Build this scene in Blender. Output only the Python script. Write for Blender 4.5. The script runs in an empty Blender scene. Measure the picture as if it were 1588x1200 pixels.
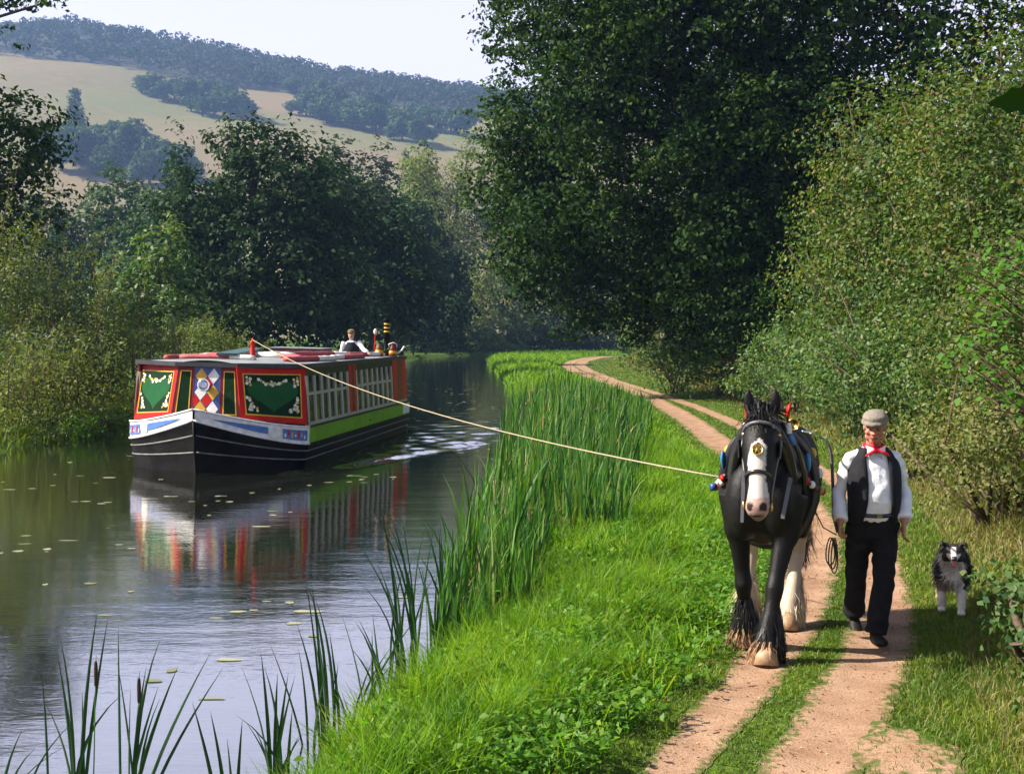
import bpy, math, random
import numpy as np
from mathutils import Vector, Matrix

sc = bpy.context.scene
col = sc.collection
R = math.radians
# ------------------------------------------------------------------ camera
CAM = (0.0, 0.0, 2.65)
FPX, YH = 2000.0, 518.0                      # focal length and horizon row, in photo pixels
cam_d = bpy.data.cameras.new('camera')
cam = bpy.data.objects.new('camera', cam_d); col.objects.link(cam)
cam.location = CAM
cam.rotation_euler = (R(90) - math.atan((600 - YH) / FPX), 0, 0)
cam_d.sensor_width = 36.0
cam_d.lens = 36.0 * FPX / 1588.0
cam_d.clip_start = 0.05
cam_d.clip_end = 9000
sc.camera = cam
# ------------------------------------------------------------------ sky and sun
SUN_EL, SUN_AZ = R(40), R(-92)               # azimuth from +Y, clockwise: the sun stands on the left
w = bpy.data.worlds.new('World'); sc.world = w; w.use_nodes = True
nt = w.node_tree
bg = nt.nodes['Background']
sky = nt.nodes.new('ShaderNodeTexSky'); sky.sky_type = 'NISHITA'
sky.sun_disc = False
sky.sun_elevation = SUN_EL
sky.sun_rotation = SUN_AZ
sky.altitude = 50; sky.air_density = 1.0; sky.dust_density = 3.0; sky.ozone_density = 1.0
# pale haze low in the sky, the same all round the horizon
tcw = nt.nodes.new('ShaderNodeTexCoord'); sxyz = nt.nodes.new('ShaderNodeSeparateXYZ')
nt.links.new(tcw.outputs['Generated'], sxyz.inputs[0])
hr_ = nt.nodes.new('ShaderNodeValToRGB'); hr_.color_ramp.interpolation = 'EASE'
hr_.color_ramp.elements[0].position = 0.18; hr_.color_ramp.elements[0].color = (1, 1, 1, 1)
hr_.color_ramp.elements[1].position = 0.60; hr_.color_ramp.elements[1].color = (0, 0, 0, 1)
nt.links.new(sxyz.outputs['Z'], hr_.inputs['Fac'])
hx_ = nt.nodes.new('ShaderNodeMixRGB'); hx_.inputs['Color2'].default_value = (8.8, 8.4, 10.2, 1)
nt.links.new(hr_.outputs['Color'], hx_.inputs['Fac']); nt.links.new(sky.outputs[0], hx_.inputs['Color1'])
nt.links.new(hx_.outputs['Color'], bg.inputs[0])
bg.inputs[1].default_value = 0.05
sun_d = bpy.data.lights.new('sun', 'SUN'); sun_d.energy = 5.0; sun_d.angle = R(0.53)
sun_d.color = (1.0, 0.93, 0.80)
sun = bpy.data.objects.new('sun', sun_d); col.objects.link(sun)
sdir = Vector((math.sin(SUN_AZ) * math.cos(SUN_EL), math.cos(SUN_AZ) * math.cos(SUN_EL), math.sin(SUN_EL)))
sun.rotation_euler = sdir.to_track_quat('Z', 'Y').to_euler()
sun.location = (-30, 0, 40)
# ------------------------------------------------------------------ exposure and render settings
sc.view_settings.view_transform = 'Standard'
sc.view_settings.look = 'None'
sc.view_settings.exposure = 1.35
sc.view_settings.gamma = 1.0
sc.view_settings.use_curve_mapping = False
cy = sc.cycles
cy.max_bounces = 6; cy.diffuse_bounces = 2; cy.glossy_bounces = 3; cy.transmission_bounces = 4
cy.transparent_max_bounces = 12; cy.volume_bounces = 0
cy.caustics_reflective = False; cy.caustics_refractive = False
cy.use_denoising = True
cy.use_adaptive_sampling = True; cy.adaptive_threshold = 0.02

rng = np.random.default_rng(7)
random.seed(7)
# ------------------------------------------------------------------ materials
def lin(r, g, b):
    f = lambda c: (c / 255 / 12.92) if c / 255 <= 0.04045 else ((c / 255 + 0.055) / 1.055) ** 2.4
    return (f(r), f(g), f(b))
def nodes(name):
    m = bpy.data.materials.new(name); m.use_nodes = True
    n = m.node_tree
    return m, n, n.nodes['Principled BSDF'], n.nodes['Material Output']
def pmat(name, c, rough=0.6, metal=0.0, var=0.15, scale=8.0, bump=0.0, bscale=None, spec=0.5, coat=0.0, c2=None, detail=4):
    """painted / worn surface: base colour broken up by noise, with fine relief"""
    m, n, p, o = nodes(name)
    p.inputs['Roughness'].default_value = rough; p.inputs['Metallic'].default_value = metal
    p.inputs['Specular IOR Level'].default_value = spec
    p.inputs['Coat Weight'].default_value = coat
    tc = n.nodes.new('ShaderNodeTexCoord')
    nz = n.nodes.new('ShaderNodeTexNoise'); nz.inputs['Scale'].default_value = scale; nz.inputs['Detail'].default_value = detail
    n.links.new(tc.outputs['Object'], nz.inputs['Vector'])
    rp = n.nodes.new('ShaderNodeValToRGB')
    a = [max(0, x * (1 - var)) for x in c]; b = [min(1, x * (1 + var)) for x in c] if c2 is None else c2
    rp.color_ramp.elements[0].position = 0.3; rp.color_ramp.elements[1].position = 0.7
    rp.color_ramp.elements[0].color = (*a, 1); rp.color_ramp.elements[1].color = (*b, 1)
    n.links.new(nz.outputs['Fac'], rp.inputs['Fac'])
    n.links.new(rp.outputs['Color'], p.inputs['Base Color'])
    if bump:
        n2 = n.nodes.new('ShaderNodeTexNoise'); n2.inputs['Scale'].default_value = bscale or scale * 4; n2.inputs['Detail'].default_value = 5
        n.links.new(tc.outputs['Object'], n2.inputs['Vector'])
        bp = n.nodes.new('ShaderNodeBump'); bp.inputs['Strength'].default_value = bump; bp.inputs['Distance'].default_value = 0.02
        n.links.new(n2.outputs['Fac'], bp.inputs['Height']); n.links.new(bp.outputs['Normal'], p.inputs['Normal'])
    return m
def leafmat(name, cols, trans=0.35, rough=0.5, tcol=None, spec=0.35, patch=None):
    """foliage: every leaf (mesh island) draws its own colour; thin, lets light through"""
    m, n, p, o = nodes(name)
    g = n.nodes.new('ShaderNodeNewGeometry')
    rp = n.nodes.new('ShaderNodeValToRGB'); cr = rp.color_ramp
    cr.interpolation = 'LINEAR'
    k = len(cols)
    while len(cr.elements) < k: cr.elements.new(0.5)
    for i, c in enumerate(cols):
        cr.elements[i].position = i / (k - 1); cr.elements[i].color = (*c, 1)
    n.links.new(g.outputs['Random Per Island'], rp.inputs['Fac'])
    if patch:                                # growth differs from patch to patch
        tc = n.nodes.new('ShaderNodeTexCoord'); nz = n.nodes.new('ShaderNodeTexNoise'); nz.inputs['Scale'].default_value = patch; nz.inputs['Detail'].default_value = 3
        n.links.new(tc.outputs['Object'], nz.inputs['Vector'])
        r3 = n.nodes.new('ShaderNodeValToRGB'); r3.color_ramp.elements[0].position = .35; r3.color_ramp.elements[1].position = .65
        r3.color_ramp.elements[0].color = (.52, .66, .75, 1); r3.color_ramp.elements[1].color = (1.18, 1.1, .9, 1)
        n.links.new(nz.outputs['Fac'], r3.inputs['Fac'])
        mp = n.nodes.new('ShaderNodeMixRGB'); mp.blend_type = 'MULTIPLY'; mp.inputs['Fac'].default_value = 1
        n.links.new(rp.outputs['Color'], mp.inputs['Color1']); n.links.new(r3.outputs['Color'], mp.inputs['Color2']); rp = mp
    n.links.new(rp.outputs['Color'], p.inputs['Base Color'])
    p.inputs['Roughness'].default_value = rough; p.inputs['Specular IOR Level'].default_value = spec
    t = n.nodes.new('ShaderNodeBsdfTranslucent')
    mx = n.nodes.new('ShaderNodeMixRGB'); mx.blend_type = 'MULTIPLY'; mx.inputs['Fac'].default_value = 1
    n.links.new(rp.outputs['Color'], mx.inputs['Color1'])
    mx.inputs['Color2'].default_value = (*(tcol or (1.5, 1.6, 0.5)), 1)
    n.links.new(mx.outputs['Color'], t.inputs['Color'])
    ms = n.nodes.new('ShaderNodeMixShader'); ms.inputs[0].default_value = trans
    n.links.new(p.outputs[0], ms.inputs[1]); n.links.new(t.outputs[0], ms.inputs[2])
    n.links.new(ms.outputs[0], o.inputs['Surface'])
    return m
def colmat(name, rough=0.6, spec=0.5, bump=0.0, bscale=60, sheen=0.0, sss=0.0):
    """colour from the mesh's own marking attribute 'col' (coat patches, skin tones)"""
    m, n, p, o = nodes(name)
    a = n.nodes.new('ShaderNodeAttribute'); a.attribute_name = 'col'
    tc = n.nodes.new('ShaderNodeTexCoord')
    nz = n.nodes.new('ShaderNodeTexNoise'); nz.inputs['Scale'].default_value = bscale; nz.inputs['Detail'].default_value = 4
    n.links.new(tc.outputs['Object'], nz.inputs['Vector'])
    hs = n.nodes.new('ShaderNodeMixRGB'); hs.blend_type = 'MULTIPLY'; hs.inputs['Fac'].default_value = 0.35
    n.links.new(a.outputs['Color'], hs.inputs['Color1']); n.links.new(nz.outputs['Fac'], hs.inputs['Color2'])
    n.links.new(hs.outputs['Color'], p.inputs['Base Color'])
    p.inputs['Roughness'].default_value = rough; p.inputs['Specular IOR Level'].default_value = spec
    if bump:
        bp = n.nodes.new('ShaderNodeBump'); bp.inputs['Strength'].default_value = bump; bp.inputs['Distance'].default_value = 0.01
        n.links.new(nz.outputs['Fac'], bp.inputs['Height']); n.links.new(bp.outputs['Normal'], p.inputs['Normal'])
    return m

# ------------------------------------------------------------------ mesh helpers
def link(name, me, mat, parent=None, smooth=False):
    o = bpy.data.objects.new(name, me); col.objects.link(o)
    if mat is not None and not me.materials: me.materials.append(mat)
    if smooth: me.polygons.foreach_set('use_smooth', np.ones(len(me.polygons), bool))
    if parent is not None: o.parent = parent
    return o
def npmesh(name, V, F, smooth=False):
    """V (n,3) array, F (m,k) array"""
    V = np.asarray(V, np.float32); F = np.asarray(F, np.int32)
    me = bpy.data.meshes.new(name)
    me.vertices.add(len(V)); me.vertices.foreach_set('co', V.ravel())
    k = F.shape[1]
    me.loops.add(F.size); me.loops.foreach_set('vertex_index', F.ravel())
    me.polygons.add(len(F)); me.polygons.foreach_set('loop_start', np.arange(0, F.size, k, dtype=np.int32))
    me.polygons.foreach_set('loop_total', np.full(len(F), k, np.int32))
    me.update(calc_edges=True); me.validate()
    return me
def setcol(me, C):
    at = me.color_attributes.new('col', 'FLOAT_COLOR', 'POINT')
    C4 = np.ones((len(me.vertices), 4), np.float32); C4[:, :3] = C
    at.data.foreach_set('color', C4.ravel())
def tag(o, label=None, cat=None, group=None, kind=None):
    if label: o['label'] = label
    if cat: o['category'] = cat
    if group: o['group'] = group
    if kind: o['kind'] = kind
    return o
def empty(name, loc=(0, 0, 0), rz=0.0, label=None, cat=None, group=None):
    o = bpy.data.objects.new(name, None); col.objects.link(o)
    o.location = loc; o.rotation_euler = (0, 0, rz); o.empty_display_size = 0.1
    return tag(o, label, cat, group)
def frame(t, up=(0, 0, 1)):
    t = Vector(t).normalized(); u = Vector(up)
    if abs(t.dot(u.normalized())) > 0.97: u = Vector((0, 1, 0)) if abs(t.y) < 0.9 else Vector((1, 0, 0))
    s = t.cross(u).normalized(); n = s.cross(t).normalized()
    return s, n
class MB:
    def __init__(s): s.v = []; s.f = []
    def add(s, V, F):
        b = len(s.v); s.v += [tuple(p) for p in V]; s.f += [tuple(i + b for i in f) for f in F]
    def box(s, c, d, M=None):
        V = []
        for dz in (-.5, .5):
            for dx, dy in ((-.5, -.5), (.5, -.5), (.5, .5), (-.5, .5)):
                p = Vector((dx * d[0], dy * d[1], dz * d[2]))
                if M is not None: p = M @ p
                V.append(Vector(c) + p)
        s.add(V, [(3, 2, 1, 0), (4, 5, 6, 7), (0, 1, 5, 4), (1, 2, 6, 5), (2, 3, 7, 6), (3, 0, 4, 7)])
    def bar(s, a, b, wd, th, up=(0, 0, 1)):
        a = Vector(a); b = Vector(b); sd, n = frame(b - a, up)
        V = []
        for p in (a, b):
            for i, j in ((-1, -1), (1, -1), (1, 1), (-1, 1)): V.append(p + sd * i * wd / 2 + n * j * th / 2)
        s.add(V, [(3, 2, 1, 0), (4, 5, 6, 7), (0, 1, 5, 4), (1, 2, 6, 5), (2, 3, 7, 6), (3, 0, 4, 7)])
    def tube(s, pts, rad, n=12, up=(0, 0, 1), closed=False, sq=1.0):
        """loft of elliptic rings: rad = r or list of r / (r_side, r_up)"""
        pts = [Vector(p) for p in pts]; k = len(pts)
        if not isinstance(rad, (list, tuple)) : rad = [rad] * k
        V = []
        for i, p in enumerate(pts):
            if closed: t = pts[(i + 1) % k] - pts[i - 1]
            else: t = pts[min(i + 1, k - 1)] - pts[max(i - 1, 0)]
            sd, nn = frame(t, up)
            r = rad[i]; ra, rb = r if isinstance(r, (list, tuple)) else (r, r)
            for j in range(n):
                a = 2 * math.pi * j / n
                ca, sa = math.cos(a), math.sin(a)
                if sq != 1.0:
                    ca = math.copysign(abs(ca) ** sq, ca); sa = math.copysign(abs(sa) ** sq, sa)
                V.append(p + sd * ca * ra + nn * sa * rb)
        F = []
        for i in range(k if closed else k - 1):
            for j in range(n):
                a0 = i * n + j; a1 = i * n + (j + 1) % n
                b0 = ((i + 1) % k) * n + j; b1 = ((i + 1) % k) * n + (j + 1) % n
                F.append((a0, a1, b1, b0))
        if not closed:
            F.append(tuple(range(n - 1, -1, -1))); F.append(tuple((k - 1) * n + j for j in range(n)))
        s.add(V, F)
    def ell(s, c, r, n=14, m=9, M=None):
        V = []; F = []
        c = Vector(c)
        for i in range(m + 1):
            th = math.pi * i / m
            for j in range(n):
                a = 2 * math.pi * j / n
                p = Vector((r[0] * math.sin(th) * math.cos(a), r[1] * math.sin(th) * math.sin(a), r[2] * math.cos(th)))
                if M is not None: p = M @ p
                V.append(c + p)
        for i in range(m):
            for j in range(n):
                F.append((i * n + j, (i + 1) * n + j, (i + 1) * n + (j + 1) % n, i * n + (j + 1) % n))
        s.add(V, F)
    def lathe(s, c, prof, n=16, M=None):
        """prof: list of (r, h) along local z"""
        V = []; F = []; c = Vector(c)
        for r, h in prof:
            for j in range(n):
                a = 2 * math.pi * j / n
                p = Vector((r * math.cos(a), r * math.sin(a), h))
                if M is not None: p = M @ p
                V.append(c + p)
        k = len(prof)
        for i in range(k - 1):
            for j in range(n):
                F.append((i * n + j, i * n + (j + 1) % n, (i + 1) * n + (j + 1) % n, (i + 1) * n + j))
        F.append(tuple(range(n - 1, -1, -1))); F.append(tuple((k - 1) * n + j for j in range(n)))
        s.add(V, F)
    def plate(s, poly, nrm, th):
        """flat polygon with thickness th along nrm (poly counter-clockwise seen from nrm)"""
        nrm = Vector(nrm).normalized(); k = len(poly)
        V = [Vector(p) for p in poly] + [Vector(p) + nrm * th for p in poly]
        F = [tuple(range(k - 1, -1, -1)), tuple(range(k, 2 * k))] + [(i, (i + 1) % k, k + (i + 1) % k, k + i) for i in range(k)]
        s.add(V, F)
    def mesh(s, name='m'):
        me = bpy.data.meshes.new(name); me.from_pydata([tuple(p) for p in s.v], [], s.f); me.update(); return me
    def build(s, name, mat, parent=None, smooth=False):
        return link(name, s.mesh(name), mat, parent, smooth)
def organic(name, mb, voxel, mat, parent=None, iters=4, fac=0.5, colfn=None, folds=None):
    """fuse overlapping closed lofts into one continuous skin"""
    me = mb.mesh('tmp'); ob = bpy.data.objects.new('tmp', me); col.objects.link(ob)
    md = ob.modifiers.new('r', 'REMESH'); md.mode = 'VOXEL'; md.voxel_size = voxel
    ms = ob.modifiers.new('s', 'SMOOTH'); ms.factor = fac; ms.iterations = iters
    dg = bpy.context.evaluated_depsgraph_get()
    m2 = bpy.data.meshes.new_from_object(ob.evaluated_get(dg))
    bpy.data.objects.remove(ob); bpy.data.meshes.remove(me)
    m2.name = name; m2.materials.clear()
    if folds:                                # creases pulled across the cloth
        amp, fr = folds; n_ = len(m2.vertices); V = np.empty(n_ * 3, np.float32); N = np.empty(n_ * 3, np.float32)
        m2.vertices.foreach_get('co', V); m2.vertices.foreach_get('normal', N); V = V.reshape(-1, 3); N = N.reshape(-1, 3)
        x, y, z = V.T
        f = np.sin(z * fr + 7 * x + 2.2 * np.sin(x * 21 + y * 17) + 1.7 * np.sin(z * 9)) * (.55 + .45 * np.sin(z * 13 + x * 11)) + .6 * np.sin(z * fr * .55 - x * 16 + 2 * np.sin(y * 23 + 1))
        V = V + N * (amp * f)[:, None]; m2.vertices.foreach_set('co', V.astype(np.float32).ravel()); m2.update()
    o = link(name, m2, mat, parent, True)
    if colfn is not None:
        V = np.empty(len(m2.vertices) * 3, np.float32); m2.vertices.foreach_get('co', V)
        setcol(m2, colfn(V.reshape(-1, 3)))
    return o
def unit(a): return a / np.maximum(np.linalg.norm(a, axis=-1, keepdims=True), 1e-9)
def rnd_dirs(n, g=rng): return unit(g.normal(size=(n, 3)))
def leaf_quads(C, N, size, asp=0.6, fold=0.12):
    n = len(C); N = unit(N)
    T = unit(np.cross(N, rnd_dirs(n))); B = np.cross(N, T)
    s = np.asarray(size).reshape(-1, 1) * np.ones((n, 1))
    V = np.stack([C - T * s * .5, C + B * s * asp * .5 + N * s * fold, C + T * s * .5 - N * s * fold * .5, C - B * s * asp * .5 + N * s * fold], 1)
    return V.reshape(-1, 3), np.arange(4 * n).reshape(-1, 4)
def crown_leaves(blobs, per_area, subr, leaf, nleaf, up=0.35, rough=0.18, g=rng, shell=(0.55, 1.05), asp=0.6):
    """leaves in sprays spread through the outer shell of several uneven blobs"""
    Cs, Ns = [], []
    for c, r in blobs:
        c = np.array(c, float); r = np.array(r, float) if np.ndim(r) else np.array([r, r, r], float)
        area = 4 * math.pi * ((r[0] * r[1]) ** 1.6 / 3 + (r[0] * r[2]) ** 1.6 / 3 + (r[1] * r[2]) ** 1.6 / 3) ** (1 / 1.6)
        ns = max(4, int(area * per_area))
        D = rnd_dirs(ns, g)
        ph = g.uniform(0, 6.28, 6)
        wob = 1 + rough * (np.sin(D[:, 0] * 5 + ph[0]) * np.sin(D[:, 1] * 6 + ph[1]) + .6 * np.sin(D[:, 2] * 9 + ph[2] + D[:, 0] * 4))
        S = c + D * r * (g.uniform(shell[0] ** 2, shell[1] ** 2, (ns, 1)) ** .5) * wob[:, None]
        k = nleaf
        off = rnd_dirs(ns * k, g) * g.uniform(0, 1, (ns * k, 1)) ** .5 * subr * np.repeat(g.uniform(.6, 1.3, (ns, 1)), k, 0)
        off[:, 2] *= .6
        Dk = np.repeat(D, k, 0)
        Cs.append(np.repeat(S, k, 0) + off)
        Ns.append(Dk * .6 + off / subr * .5 + rnd_dirs(ns * k, g) * .65 + np.array([0, 0, up]))
    C = np.concatenate(Cs); N = np.concatenate(Ns)
    V, F = leaf_quads(C, N, leaf * g.uniform(.65, 1.35, len(C)), asp)
    return V, F
def blades(P, H, W, lean, dirs, segs=2, droop=1.0):
    """grass / reed blades: ribbon of segs quads narrowing to a tip triangle. dirs = lean azimuth"""
    n = len(P)
    d = np.stack([np.cos(dirs), np.sin(dirs), np.zeros(n)], 1)
    fa = dirs + math.pi / 2 + rng.normal(0, .8, n)
    sdir = np.stack([np.cos(fa), np.sin(fa), np.zeros(n)], 1)
    rows = []
    for i in range(segs + 1):
        t = i / segs
        c = P + d * (lean * H * t ** (1 + droop))[:, None]
        c[:, 2] = P[:, 2] + H * t * (1 - .35 * lean * t ** 1.5)
        wd = W * (1 - t ** 2.2) * (0.75 + .5 * math.sin(min(1, t * 1.6) * math.pi * .6))
        if i < segs: rows += [c - sdir * wd[:, None] * .5, c + sdir * wd[:, None] * .5]
        else: rows += [c]
    V = np.stack(rows, 1); m = V.shape[1]
    base = np.arange(n)[:, None] * m
    F = []
    for i in range(segs - 1):
        F.append(base + np.array([[2 * i, 2 * i + 1, 2 * i + 3, 2 * i + 2]]))
    a = 2 * (segs - 1)
    T = base + np.array([[a, a + 1, a + 2]])
    Fq = np.stack(F, 1).reshape(-1, 4) if F else np.zeros((0, 4), int)
    return V.reshape(-1, 3), Fq, T
def mixmesh(name, V, Q, T):
    V = np.asarray(V, np.float32)
    me = bpy.data.meshes.new(name)
    me.vertices.add(len(V)); me.vertices.foreach_set('co', V.ravel())
    idx = np.concatenate([Q.ravel(), T.ravel()]).astype(np.int32)
    tot = np.concatenate([np.full(len(Q), 4), np.full(len(T), 3)]).astype(np.int32)
    st = np.concatenate([[0], np.cumsum(tot)[:-1]]).astype(np.int32)
    me.loops.add(len(idx)); me.loops.foreach_set('vertex_index', idx)
    me.polygons.add(len(tot)); me.polygons.foreach_set('loop_start', st); me.polygons.foreach_set('loop_total', tot)
    me.update(calc_edges=True); me.validate()
    return me
def px(x, y, Y):
    """world point at depth Y seen in photo pixel (x, y) (layout measurements)"""
    return Vector((CAM[0] + (x - 794) / FPX * Y, Y, CAM[2] - (y - YH) / FPX * Y))
def interp(Y, tab):
    return np.interp(Y, [t[0] for t in tab], [t[1] for t in tab])
def sstep(a, b, x):
    t = np.clip((x - a) / (b - a), 0, 1); return t * t * (3 - 2 * t)
# ================================================================== land, water, path
XE = [(-50, -3.2), (0, -2.3), (7.8, -1.2), (9.8, -.60), (13.9, -.34), (18.8, -.2), (29, .05), (52, .15), (85, -1.0), (120, -2.4), (140, -1.5), (150, 2), (158, 14), (163, 40), (170, 120)]
XL = [(-50, -13), (0, -12), (25, -11.6), (35, -11.0), (60, -11.2), (90, -11), (120, -10.6), (145, -9.5), (160, -6.5), (170, 2), (177, 20), (182, 60), (190, 140)]
TL = [(-5, -3), (5, .05), (6.83, .89), (8.03, 1.31), (9.0, 1.80), (10.8, 2.42), (14, 3.30), (16.5, 3.85), (21, 4.22), (27.1, 4.40), (35.3, 4.84), (45.7, 5.05), (56.8, 4.86), (70, 4.3), (81.8, 3.95), (95, 4.1), (110, 5.2), (126, 7.5), (150, 14)]
TR = [(-5, -2), (5, .75), (6.83, 1.60), (8.03, 2.10), (9.0, 2.54), (9.67, 2.80), (10.8, 3.14), (12.9, 3.68), (16.5, 4.72), (21, 5.25), (27, 5.6), (34, 5.88), (41.6, 5.95), (50.6, 5.7), (64.7, 5.12), (81.8, 4.85), (95, 5.0), (110, 6.1), (126, 8.4), (150, 15)]
XH = [(-5, 1.5), (5, 2.6), (8, 3.25), (9.67, 3.75), (12.2, 4.75), (19.3, 6.25), (27, 7.2), (35.3, 7.7), (56.8, 8.1), (90, 8.5), (110, 9.5), (126, 11.5), (150, 20), (170, 60)]
def sm(tab):      # smooth the control lines
    ys = np.arange(tab[0][0], tab[-1][0] + .01, .5); xs = interp(ys, tab)
    k = np.hanning(9); k /= k.sum()
    xp = np.concatenate([np.full(4, xs[0]), xs, np.full(4, xs[-1])])
    return ys, np.convolve(xp, k, 'valid')
_tabs = {n: sm(t) for n, t in (('XE', XE), ('XL', XL), ('TL', TL), ('TR', TR), ('XH', XH))}
def ln(n, Y): return np.interp(Y, *_tabs[n])
def vnoise(X, Y, s=1.0, seed=0):
    r = np.random.default_rng(seed); out = 0
    for k in range(5):
        a, b, c = r.uniform(-1, 1, 2), r.uniform(0, 6.28), r.uniform(.6, 1.7)
        out = out + np.sin((X * a[0] * 3 + Y * a[1] * 3) * c / s + b)
    return out / 5
def G(X, Y):
    """height of the land"""
    X = np.asarray(X, float); Y = np.asarray(Y, float)
    d = X - ln('XE', Y) + .10 * vnoise(X, Y, .6, 3); dl = ln('XL', Y) - X + .2 * vnoise(X, Y, 1.2, 4)
    zr = -.7 + .7 * sstep(-.9, 0, d) + .20 * sstep(0, .5, d) + .12 * sstep(.3, 1.6, d)
    dh = X - ln('XH', Y)
    zr = zr + .55 * sstep(-.1, 2.6, dh) + .02 * np.clip(dh - 2, 0, 60)
    near = np.exp(-np.clip(Y, 0, 200) / 60)
    zr = zr + .025 * vnoise(X, Y, .7, 1) * sstep(.2, .8, d) * near
    for t, wd in (('TL', .26), ('TR', .34)):
        zr = zr - .03 * np.exp(-((X - ln(t, Y)) / wd) ** 2)
    mid = np.where((Y > 4) & (Y < 60), 1, 0)
    zr = zr + .06 * mid * np.exp(-((d - 1.2) / .5) ** 2) * (1 + vnoise(X, Y, .8, 8))
    zl = -.7 + .7 * sstep(-.9, 0, dl) + .35 * sstep(0, 1.0, dl) + .25 * sstep(2, 12, dl) + .004 * np.clip(dl - 10, 0, 200)
    z = np.where(d > -.9, zr, np.where(dl > -.9, zl, -.7))
    far = (Y > 150) & (dl > -.9)
    return np.where(far, zl, z)
def axis(parts):
    out = []
    for a, b, st in parts: out += list(np.arange(a, b, st))
    return np.array(out + [parts[-1][1]])
def grid(name, xs, ys, zf):
    X, Y = np.meshgrid(xs, ys)
    V = np.stack([X, Y, zf(X, Y)], -1).reshape(-1, 3)
    nx, ny = len(xs), len(ys)
    i = (np.arange(ny - 1)[:, None] * nx + np.arange(nx - 1)[None, :]).ravel()
    return npmesh(name, V, np.stack([i, i + 1, i + nx + 1, i + nx], 1))

def ground_mat():
    m, n, p, o = nodes('turf_soil')
    tc = n.nodes.new('ShaderNodeTexCoord')
    a = n.nodes.new('ShaderNodeTexNoise'); a.inputs['Scale'].default_value = 1.6; a.inputs['Detail'].default_value = 6
    b = n.nodes.new('ShaderNodeTexNoise'); b.inputs['Scale'].default_value = 22; b.inputs['Detail'].default_value = 5
    for q in (a, b): n.links.new(tc.outputs['Object'], q.inputs['Vector'])
    r1 = n.nodes.new('ShaderNodeValToRGB')
    r1.color_ramp.elements[0].position = .3; r1.color_ramp.elements[1].position = .7
    r1.color_ramp.elements[0].color = (.050, .105, .012, 1); r1.color_ramp.elements[1].color = (.11, .19, .022, 1)
    r2 = n.nodes.new('ShaderNodeValToRGB')
    r2.color_ramp.elements[0].position = .35; r2.color_ramp.elements[1].position = .75
    r2.color_ramp.elements[0].color = (.45, .45, .45, 1); r2.color_ramp.elements[1].color = (1.15, 1.1, .9, 1)
    n.links.new(a.outputs['Fac'], r1.inputs['Fac']); n.links.new(b.outputs['Fac'], r2.inputs['Fac'])
    mx = n.nodes.new('ShaderNodeMixRGB'); mx.blend_type = 'MULTIPLY'; mx.inputs['Fac'].default_value = 1
    n.links.new(r1.outputs[0], mx.inputs['Color1']); n.links.new(r2.outputs[0], mx.inputs['Color2'])
    n.links.new(mx.outputs[0], p.inputs['Base Color'])
    p.inputs['Roughness'].default_value = .95; p.inputs['Specular IOR Level'].default_value = .1
    bp = n.nodes.new('ShaderNodeBump'); bp.inputs['Strength'].default_value = .8; bp.inputs['Distance'].default_value = .05
    n.links.new(b.outputs['Fac'], bp.inputs['Height']); n.links.new(bp.outputs[0], p.inputs['Normal'])
    return m
M_ground = ground_mat()
xs = axis([(-1300, -200, 80), (-200, -40, 12), (-40, -14, 1.5), (-14, -9, .25), (-9, -3, 1.0), (-3, 9, .14), (9, 24, .8), (24, 120, 8), (120, 1000, 80)])
ys = axis([(-60, 0, 6), (0, 5, .6), (5, 22, .16), (22, 50, .4), (50, 190, 1.5), (190, 420, 15), (420, 1500, 60)])
HILL0 = 360.0
o = link('ground', grid('ground', xs, ys, lambda X, Y: np.where(Y > HILL0, -2.0, G(X, Y))), M_ground, None, True)
tag(o, kind='structure')

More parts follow.
